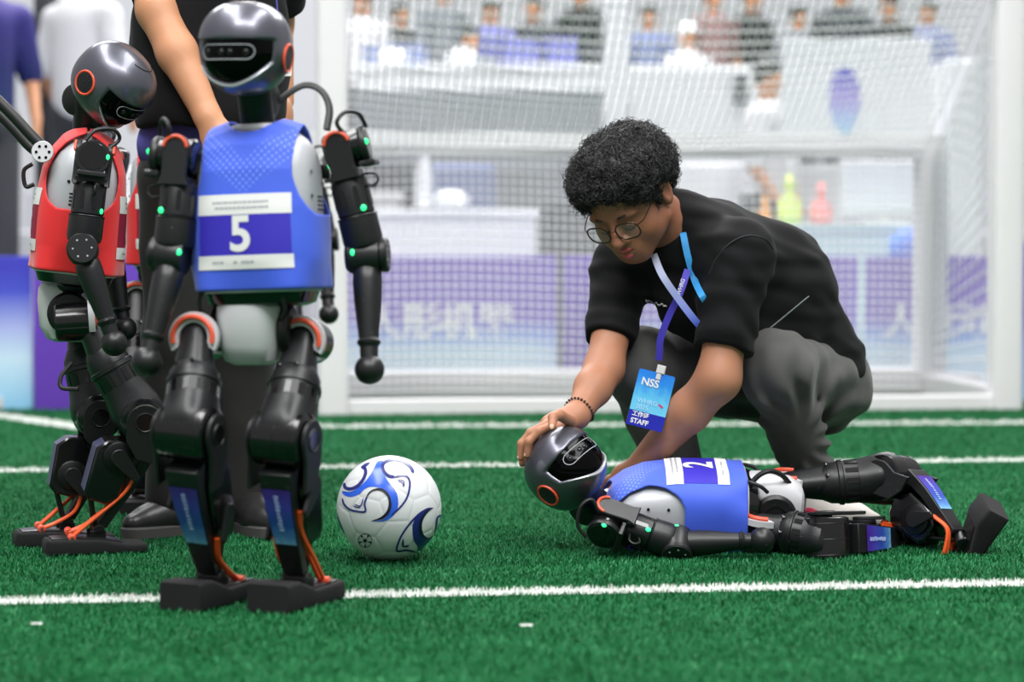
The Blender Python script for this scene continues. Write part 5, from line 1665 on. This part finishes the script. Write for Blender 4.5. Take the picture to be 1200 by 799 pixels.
MB().box((GW/2, 0, GH), (GW + .12, .12, .12), MG, .004).build('crossbar', GWH, goal)
MB().box((GW/2, GD, GB), (GW + .11, .10, .105), MG, .004).build('rear_bar', GGY, goal)
MB().box((GW/2, GD, .06), (GW + .11, .10, .12), MG, .004).build('rear_base_bar', GWH, goal)
MB().box((GW/2, .02, .03), (GW, .10, .06), MG, .004).build('front_sill', GWH, goal)
NETM = mat('white_net_cord', srgb(246, 245, 247), 0.8, 0, 0.3, vary=0.03)
def net(name, fn, nu, nv, r=.0050):
    """fn(u, v) -> point; u, v in 0..1; cords along both ways"""
    mb = MB()
    VV, FF = [], []; nb = 0
    tri = circle(3)
    def cord(p):
        nonlocal nb
        tg = np.gradient(p, axis=0); tg /= np.linalg.norm(tg, axis=1, keepdims=True) + 1e-9
        x = np.cross(tg, [.31, .83, .42]); x /= np.linalg.norm(x, axis=1, keepdims=True); y = np.cross(tg, x)
        R3 = np.stack([p + r*(tri[k, 0]*x + tri[k, 1]*y) for k in range(3)], 1).reshape(-1, 3)
        VV.append(R3)
        n = len(p)
        i = np.arange(n-1)[:, None]*3 + nb
        for k in range(3):
            l = (k+1) % 3
            FF.append(np.concatenate([i+k, i+l, i+3+l, i+3+k], 1))
        nb += 3*n
    for u in np.linspace(0, 1, nu): cord(np.array([fn(u, v) for v in np.linspace(0, 1, 14)]))
    for v in np.linspace(0, 1, nv): cord(np.array([fn(u, v) for u in np.linspace(0, 1, 30)]))
    V = np.concatenate(VV); Q = np.concatenate(FF)
    o = link_mesh(name, V, Q, NETM, goal, True, 0); tag(o, kind='stuff')
P_ = .039
net('rear_net', lambda u, v: G(.06 + (GW-.12)*u, GD - .06 - .05*math.sin(math.pi*v)*math.sin(math.pi*u) , .02 + (GB-.04)*v + .012*math.sin(u*9)), int(GW/P_), int(GB/P_))
net('roof_net', lambda u, v: G(.06 + (GW-.12)*u, .05 + (GD-.1)*v, GH - .04 + (GB-GH)*v - .10*math.sin(math.pi*v)*math.sin(math.pi*u)), int(GW/P_), 21)
for x in (0, GW):
    net('side_net', lambda u, v: G(x, .07 + (GD-.14)*u, .05 + v*(GH - .1 + (GB-GH)*u)), 12, 22)

# ------------------------------------------------------------------ advertising boards
LET = mat('white_board_lettering', srgb(236, 238, 242), 0.6, vary=0.02)
def board(px0, px1, Y, ptop, label, stops, letters=None, lsize=.16, lz=.38, group=None, noise=.15):
    a, b = P(px0, 400, Y), P(px1, 400, Y); zt = P(px0, ptop, Y)[2]
    yo = (b[0] - a[0]) * LD[1]
    a = flat(a, 0); b = flat(b + np.array([0, yo, 0]), 0)
    root = empty('advertising_board', (a+b)/2, label, 'board', group)
    L = np.linalg.norm(b - a); M = np.eye(4); d = unit(b-a); M[:3, 0] = d; M[:3, 1] = [-d[1], d[0], 0]; M[:3, 3] = (a+b)/2
    m = gradient_mat('board_print', stops, 2, 0, zt, 0.55, noise*zt, 1.6)
    MB().box((0, 0, zt/2), (L-.012, .04, zt), M, .003).build('panel', m, root)
    MB().box((0, .12, .03), (L*.6, .3, .05), M, .004).build('stand', GGY, root)
    if letters:
        V2, F2 = text2d(letters, lsize, .004)
        if len(V2): link_mesh('lettering', tr(M, np.column_stack([V2[:, 0], np.full(len(V2), -.0225), V2[:, 1] + lz])), F2, LET, root, False)
    return root
PU, WH, LB, VB_, MB_ = srgb(84, 48, 168), srgb(226, 232, 242), srgb(150, 205, 240), srgb(70, 70, 200), srgb(110, 160, 230)
grad = [(0, srgb(222, 236, 246)), (.34, srgb(205, 230, 248)), (.46, srgb(140, 170, 235)), (.60, srgb(124, 98, 200)), (1, srgb(116, 84, 190))]
gradL = [(0, srgb(120, 195, 235)), (.4, srgb(200, 226, 244)), (.62, srgb(170, 180, 235)), (.85, srgb(70, 80, 205)), (1, srgb(60, 60, 190))]
pur = [(0, srgb(92, 50, 168)), (.5, srgb(96, 52, 176)), (1, srgb(104, 60, 188))]
board(-140, 35, 9.62, 300, 'light blue and white advertising board at the left edge', gradL)
board(38, 345, 9.66, 301, 'plain purple advertising board behind the red robot', pur, noise=0)
board(372, 655, 11.2, 300, 'purple and pale blue lettered board behind the left of the goal', grad, '人形机器', .185, .31)
board(658, 740, 11.24, 300, 'narrow purple board behind the goal net, left of the crouching person', pur, noise=0)
board(742, 1010, 11.26, 300, 'purple and pale blue board hidden behind the crouching person', grad, '机器人运', .185, .31)
board(1013, 1185, 11.30, 300, 'purple and pale blue lettered board behind the right goal post', grad, '人运动', .185, .31)
board(1196, 1330, 10.3, 284, 'bright purple and blue advertising board at the right edge', [(0, srgb(150, 205, 240)), (.4, srgb(120, 150, 230)), (.6, srgb(70, 40, 190)), (1, srgb(80, 40, 190))])

# ------------------------------------------------------------------ hall behind the pitch
WALL = mat('hall_wall', srgb(186, 188, 192), 0.8, vary=0.04, vscale=0.6)
MB().grid(np.array([[(-14, 22, 0), (14, 22, 0)], [(-14, 22, 9), (14, 22, 9)]], float)).build('wall_back', WALL, smooth=False)['kind'] = 'structure'
WT = mat('white_laminate', srgb(226, 228, 231), 0.5, vary=0.03)
GRY = mat('grey_fabric', srgb(120, 124, 132), 0.8, vary=0.12)
DK = mat('dark_grey_fabric', srgb(62, 64, 70), 0.8, vary=0.15)
BLF = mat('steel_blue_fabric', srgb(120, 130, 168), 0.8, vary=0.15)
PRB = mat('purple_blue_plastic', srgb(104, 106, 168), 0.5, vary=0.15)
def pbox(name, px0, py0, px1, py1, Y, depth, m, label, cat, group=None, legs=False, ch=.01, z0=None):
    a, b = P(px0, py1, Y), P(px1, py0, Y)
    if z0 is not None: a[2] = z0
    c = (a + b)/2
    if not legs:
        o = MB().box((c[0], Y + depth/2, c[2]), (b[0]-a[0], depth, b[2]-a[2]), None, ch, min(.03, depth*.2)).build(name, m)
        return tag(o, label, cat, group)
    r = empty(name, (c[0], Y + depth/2, 0), label, cat, group)
    MB().box((c[0], Y + depth/2, c[2]), (b[0]-a[0], depth, b[2]-a[2]), None, ch).build('top', m, r)
    for sx in (a[0]+.06, b[0]-.06):
        for sy in (Y+.06, Y+depth-.06):
            MB().box((sx, sy, a[2]/2), (.05, .05, a[2]), None, .004).build('leg', GGY, r)
    return r
def table(px0, py0, px1, py1, Y, depth, m, label, skirt=True, z0=0.0):
    """a table: top slab and a cloth front down to the floor"""
    a, b = P(px0, py1, Y), P(px1, py0, Y)
    r = empty('table', ((a[0]+b[0])/2, Y+depth/2, z0), label, 'table')
    zt = b[2]; w = b[0]-a[0]; cx = (a[0]+b[0])/2
    MB().box((cx, Y+depth/2, zt-.02), (w, depth, .04), None, .006).build('table_top', m, r)
    if skirt:
        n = 60; x = np.linspace(-w/2+.02, w/2-.02, n)
        G_ = np.stack([np.stack([cx+x, Y+.03+.012*np.sin(x*22)*(1-t), np.full(n, z0 + (zt-.04-z0)*t)], 1) for t in (0, .3, .7, 1)])
        MB().grid(G_).build('cloth_front', m, r, 0)
        for s in (-1, 1): MB().box((cx+s*(w/2-.03), Y+depth/2+.02, (zt-.04+z0)/2), (.02, depth-.08, zt-.04-z0), None).build('cloth_side', m, r)
    else:
        for sx in (-1, 1):
            for sy in (.06, depth-.06): MB().box((cx+sx*(w/2-.06), Y+sy, (zt-.04)/2), (.05, .05, zt-.04), None, .004).build('leg', GGY, r)
    return r
def simple_person(px, py_top, Y, hgt, shirt_m, hair_m, label, face=0, cap=None, z_floor=0.0, sit=False, trous_m=None, seed=0):
    """a far onlooker: trunk, arms and head in true proportion"""
    base = flat(P(px, 300, Y), z_floor); top = P(px, py_top, Y)[2]
    if hgt is None: hgt = top - z_floor
    s = hgt / 1.75; zb = top - hgt
    r = empty('person', flat(base, z_floor), label, 'person')
    cz = lambda x, y, z: np.array([base[0] + (x*math.cos(face) - y*math.sin(face))*s, Y + (x*math.sin(face) + y*math.cos(face))*s, zb + z*s])
    lo = cz(0, 0, 0) + np.array([-.36, -.36, 0])*s - .02; hi = cz(0, 0, 1.80) + np.array([.36, .36, 0])*s
    f = Field(np.maximum(lo, [-99, -99, z_floor-.01]), hi, .022)
    f.ell(cz(0, 0, 1.62), np.array([.076, .092, .115])*s, None, .02); f.cone(cz(0, 0, 1.52), cz(0, 0, 1.40), .05*s, .055*s, .02)
    f.ell(cz(0, -.095, 1.60), np.array([.015, .018, .02])*s, None, .015)
    for q in (-1, 1):
        f.cone(cz(q*.18, 0, 1.40), cz(q*.24, .02, 1.12), .045*s, .04*s, .02); f.cone(cz(q*.24, .02, 1.12), cz(q*.22, -.12, .92), .038*s, .028*s, .02)
        f.ell(cz(q*.21, -.14, .86), np.array([.03, .025, .05])*s, None, .015)
    f.cone(cz(0, 0, 1.38), cz(0, 0, .95), .12*s, .11*s, .03)
    for q in (-1, 1): f.cone(cz(q*.09, 0, .95), cz(q*.1, 0, .06), .07*s, .045*s, .02)
    f.build('body', SKIN2, r, 1)
    f = Field(np.maximum(lo, [-99, -99, z_floor]), hi, .022)
    f.cone(cz(0, 0, 1.36), cz(0, 0, .98), .155*s, .15*s, .05); f.cone(cz(-.17, 0, 1.40), cz(.17, 0, 1.40), .07*s, .07*s, .05)
    for q in (-1, 1): f.cone(cz(q*.18, 0, 1.40), cz(q*.235, .02, 1.15), .066*s, .062*s, .02)
    f.build('shirt', shirt_m, r, 1)
    f = Field(np.maximum(lo, [-99, -99, z_floor]), hi, .024)
    f.ell(cz(0, 0, .93), np.array([.165, .125, .12])*s, None, .03)
    for q in (-1, 1): f.cone(cz(q*.09, 0, .92), cz(q*.1, 0, .08), .09*s, .065*s, .03)
    f.build('trousers', trous_m or DK, r, 1)
    mh = MB(); c = cz(0, .012, 1.655)
    mh.sphere(c, np.array([.084, .098, .095])*s, None, 20, 12)
    mh.build('cap' if cap else 'hair', cap or hair_m, r)
    if cap: MB().sphere(cz(0, -.10, 1.665), np.array([.07, .07, .008])*s, None, 16, 6).build('cap_brim', cap, r)
    for q in (-1, 1): MB().box(tuple(cz(q*.1, -.04, .04)), (.09*s, .26*s, .08*s), None, .02).build('shoe', SHB, r)
    return r
plat = MB().box((-3.05, 12.4, .13), (3.9, 3.1, .26), None, .01).build('platform', GRY)
tag(plat, 'low grey platform behind the boards at the left', 'platform')
IND = gradient_mat('blue_purple_jersey', [(0, srgb(0, 50, 96)), (.5, srgb(14, 24, 90)), (1, srgb(54, 42, 130))], 2, 0.9, 1.7, .7)
WSH = mat('white_polo', srgb(216, 216, 220), 0.8, vary=0.03)
simple_person(-20, -70, 11.5, 1.90, IND, HAIR, 'onlooker in a dark blue and purple jersey at the left edge', .5, None, .26, trous_m=DK)
simple_person(98, -62, 12.35, 1.86, WSH, HAIR, 'onlooker in a white shirt seen above the red robot', 2.6, None, .26, trous_m=DK)
MB_dark = pbox('display_stand', 40, -60, 60, 240, 12.6, .2, DK, 'tall dark grey display stand between the two onlookers at the left', 'stand', z0=.26)
pbox('storage_crate', 60, 195, 150, 300, 11.2, .4, WT, 'white box on the platform behind the red robot', 'box', z0=.26)
# tables, counters and boxes behind the goal
table(440, 246, 632, 300, 12.35, .45, WT, 'white clothed table behind the left of the goal')
table(400, 226, 470, 262, 12.9, .6, GGY, 'pale grey clothed side table near the left goal post')
cupb = MB().lathe([(.04, 0), (.045, .02), (.045, .20), (.03, .25), (.03, .28)], T(*(P(497, 244, 12.6))), 20).build('bottle', WT); tag(cupb, 'tall white bottle standing on the white clothed table', 'bottle')
b_ = MB(); b_.sphere(P(528, 246, 12.55) + np.array([0, 0, .058]), (.10, .08, .05), None, 16, 10); tag(b_.build('white_bundle', WT), 'crumpled white bundle lying on the white clothed table', 'bundle')
for i, (x0, x1) in enumerate(((420, 500), (505, 580), (585, 655))):
    a, b = P(x0, 250, 13.6), P(x1, 192, 13.6); m_ = (DK, BLF, GRY)[i]; cx = (a[0]+b[0])/2; w = b[0]-a[0]
    ch = empty('chair', (cx, 13.6, 0), ('dark grey', 'steel blue', 'mid grey')[i] + ' chair behind the white clothed table', 'chair', 'chairs behind the white table')
    MB().box((cx, 13.6, (a[2]+b[2])/2), (w, .06, b[2]-a[2]), None, .02).build('backrest', m_, ch)
    MB().box((cx, 13.85, .48), (w, .45, .06), None, .02).build('seat', m_, ch)
    for sx in (-1, 1):
        MB().box((cx+sx*(w/2-.03), 13.62, b[2]/2-.05), (.03, .03, b[2]-.1), None).build('rear_leg', GGY, ch)
        MB().box((cx+sx*(w/2-.03), 14.04, .24), (.03, .03, .48), None).build('front_leg', GGY, ch)
pbox('equipment_case', 636, 236, 712, 300, 12.6, .5, DK, 'dark grey equipment case behind the net, left of the crouching person', 'case', z0=0)
TG = mat('tier_grey', srgb(160, 162, 168), .8, vary=.1)
tag(MB().box((0.6, 17.45, .4), (9.0, 2.1, .8), None, .02).build('seating_tier', TG), 'lower grey seating tier far behind the goal', 'tier')
tag(MB().box((0.6, 20.0, .575), (9.0, 3.0, 1.15), None, .02).build('seating_tier', TG), 'upper grey seating tier far behind the goal', 'tier')
tb = table(412, 76, 800, 100, 16.9, .8, WT, 'long white counter high behind the goal', z0=.8)
for c_ in tb.children: pass
TZ = P(412, 76, 16.9)[2]
pbox('seat_row', 415, 104, 750, 158, 15.5, .3, GRY, 'row of grey seat backs below the long white counter', 'seats', z0=0)
for i, (x0, y0, x1, m, lab) in enumerate(((425, 52, 500, BLF, 'pale blue crate at the left end of the long white counter'), (590, 45, 632, PRB, 'left one of the two purple blue crates on the long counter'), (638, 44, 678, PRB, 'right one of the two purple blue crates on the long counter'), (690, 50, 713, DK, 'small dark case on the long white counter'))):
    pbox('storage_crate', x0, y0, x1, 76, 17.2, .4, m, lab, 'crate', z0=TZ)
for x0, x1, lab in ((440, 478, 'white cloth bundle in front of the pale blue crate'), (522, 560, 'white cloth bundle on the long counter beside the purple blue crates')):
    a = P((x0+x1)/2, 76, 17.0); s_ = (x1-x0)/2*17.0/2705
    tag(MB().sphere((a[0], 17.06, TZ + s_*.55), (s_, s_*.6, s_*.56), None, 14, 9).build('cloth_bundle', WT), lab, 'bundle')
simple_person(552, 30, 18.05, None, GRY, HAIR, 'far onlooker behind the long white counter, beside the crates', .2, None, .8)
simple_person(472, 40, 18.1, None, DK, HAIR, 'far onlooker in dark clothes behind the long white counter', -.3, None, .8)
pbox('booth_post', 708, -40, 738, 300, 14.5, .2, WT, 'white booth post behind the net above the crouching person', 'post', z0=0)
simple_person(806, 24, 18.0, None, WSH, HAIR, 'far onlooker in a white cap above the crouching person', .6, WT, .8)
pbox('white_partition', 740, 78, 925, 168, 14.0, .1, WT, 'long white partition behind the crouching person', 'partition', z0=0)
simple_person(900, 66, 13.3, None, WSH, HAIR, 'far onlooker in white beside the white signboard', 1.2)
pbox('dark_bag', 862, 88, 876, 122, 13.86, .13, DK, 'small dark bag hanging on the long white partition', 'bag')
sg = empty('signboard', flat(P(1000, 300, 12.9), 0), 'large white signboard with a blue and violet oval print', 'sign')
a, b = P(918, 162, 12.9), P(1092, 45, 12.9)
MB().box(((a[0]+b[0])/2, 12.95, (a[2]+b[2])/2), (b[0]-a[0], .06, b[2]-a[2]), None, .006).build('panel', WT, sg)
for sx in (a[0]+.05, b[0]-.05): MB().box((sx, 12.95, a[2]/2), (.05, .05, a[2]), None, .004).build('leg', GGY, sg)
c_ = P(990, 117, 12.915)
MB().lathe([(1.0, 0), (1.0, .006)], np.array([[.085, 0, 0, c_[0]], [0, 0, -1, c_[1]], [0, .185, 0, c_[2]], [0, 0, 0, 1.0]]) , 32).build('oval_print', gradient_mat('oval_print_colours', [(0, srgb(140, 205, 235)), (.5, srgb(150, 130, 215)), (1, srgb(50, 60, 190))], 2, c_[2]-.2, c_[2]+.2, .5), sg)
pbox('covered_cabinet', 1108, 70, 1152, 300, 12.8, .5, WT, 'tall white covered cabinet beside the right goal post', 'cabinet', z0=0)
table(880, 262, 1100, 300, 12.0, .7, mat('pale_green_cloth', srgb(196, 220, 216), 0.8, vary=0.04), 'pale green clothed table at the right behind the goal')
mz = P(1000, 262, 12.0)[2]; mo = empty('monitor', flat(P(1036, 262, 12.4), mz), 'white monitor standing on the pale green table', 'monitor')
a, b = P(985, 250, 12.4), P(1088, 188, 12.4); mc = (a+b)/2
MB().box((mc[0], 12.4, mc[2]), (b[0]-a[0], .05, b[2]-a[2]), None, .008).build('housing', WT, mo)
MB().box((mc[0], 12.372, mc[2]), (b[0]-a[0]-.03, .004, b[2]-a[2]-.03), None).build('screen', mat('pale_screen', srgb(214, 218, 224), .3, vary=.03), mo)
MB().box((mc[0], 12.41, (mz+a[2])/2), (.05, .04, a[2]-mz-.004), None).build('stem', GGY, mo)
MB().box((mc[0], 12.4, mz+.010), (.22, .16, .016), None, .004).build('foot', GGY, mo)
pbox('white_partition', 800, 192, 985, 262, 13.6, .06, WT, 'low white partition behind the pale green table', 'partition', z0=0)
for px, py, w, m, lab in ((925, 262, .07, mat('lime_plastic', srgb(205, 222, 120), .5, vary=.05), 'lime green toy figure on the pale green table'), (896, 262, .04, mat('amber_plastic', srgb(220, 150, 70), .5, vary=.05), 'orange and purple cup on the pale green table'), (962, 262, .06, mat('coral_plastic', srgb(232, 140, 140), .5, vary=.05), 'pinkish red ball shaped toy on the pale green table')):
    q = flat(P(px, py, 12.3), P(1000, 262, 12.0)[2])
    o = MB().lathe([(w*.6, 0), (w, w*.4), (w*.9, w*1.6), (w*.4, w*2.4), (w*.55, w*3.0), (w*.3, w*3.6), (0.001, w*3.8)], T(*q), 20).build('toy_figure' if 'toy' in lab else 'cup', m); tag(o, lab, 'toy' if 'toy' in lab else 'cup')
q = P(1070, 290, 11.86); st_ = empty('stool', (q[0], q[1], 0), 'stool with a round blue and violet cushion before the pale green table', 'stool')
MB().sphere((q[0], q[1], q[2]), (.13, .12, .10), None, 24, 14).build('cushion', gradient_mat('blue_violet_cushion', [(0, srgb(70, 130, 225)), (1, srgb(80, 50, 170))], 0, -.1, .1, .7), st_)
MB().lathe([(.11, 0), (.11, .02), (.03, .04), (.025, q[2]-.06)], T(q[0], q[1], 0), 24).build('pedestal', GGY, st_)
# far crowd above everything
cl = [DK, GRY, BLF, WSH, PRB, mat('dusky_red_cloth', srgb(134, 104, 104), .8, vary=.1), mat('black_jacket', srgb(40, 40, 44), .8, vary=.1)]
names = ['dark grey', 'mid grey', 'steel blue', 'white', 'violet blue', 'dusky red', 'black']
spots = [(425, 3), (470, 6), (520, 1), (575, 4), (625, 0), (680, 6), (760, 2), (835, 5), (880, 6), (935, 1), (985, 0), (1040, 6), (1085, 2)]
for i, (px, k) in enumerate(spots):
    left = ['far left of the row', 'second from the left', 'third from the left', 'fourth from the left', 'fifth from the left', 'sixth from the left', 'in the middle of the row', 'eighth from the left', 'ninth from the left', 'fourth from the right', 'third from the right', 'second from the right', 'far right of the row'][i]
    simple_person(px, -12 + 18*math.sin(i*2.3), 19.5 + .3*math.sin(i*1.7), None, cl[k], HAIR, 'far spectator in ' + names[k] + ', ' + left + ' above the goal', .8*math.sin(i), None, 1.15)
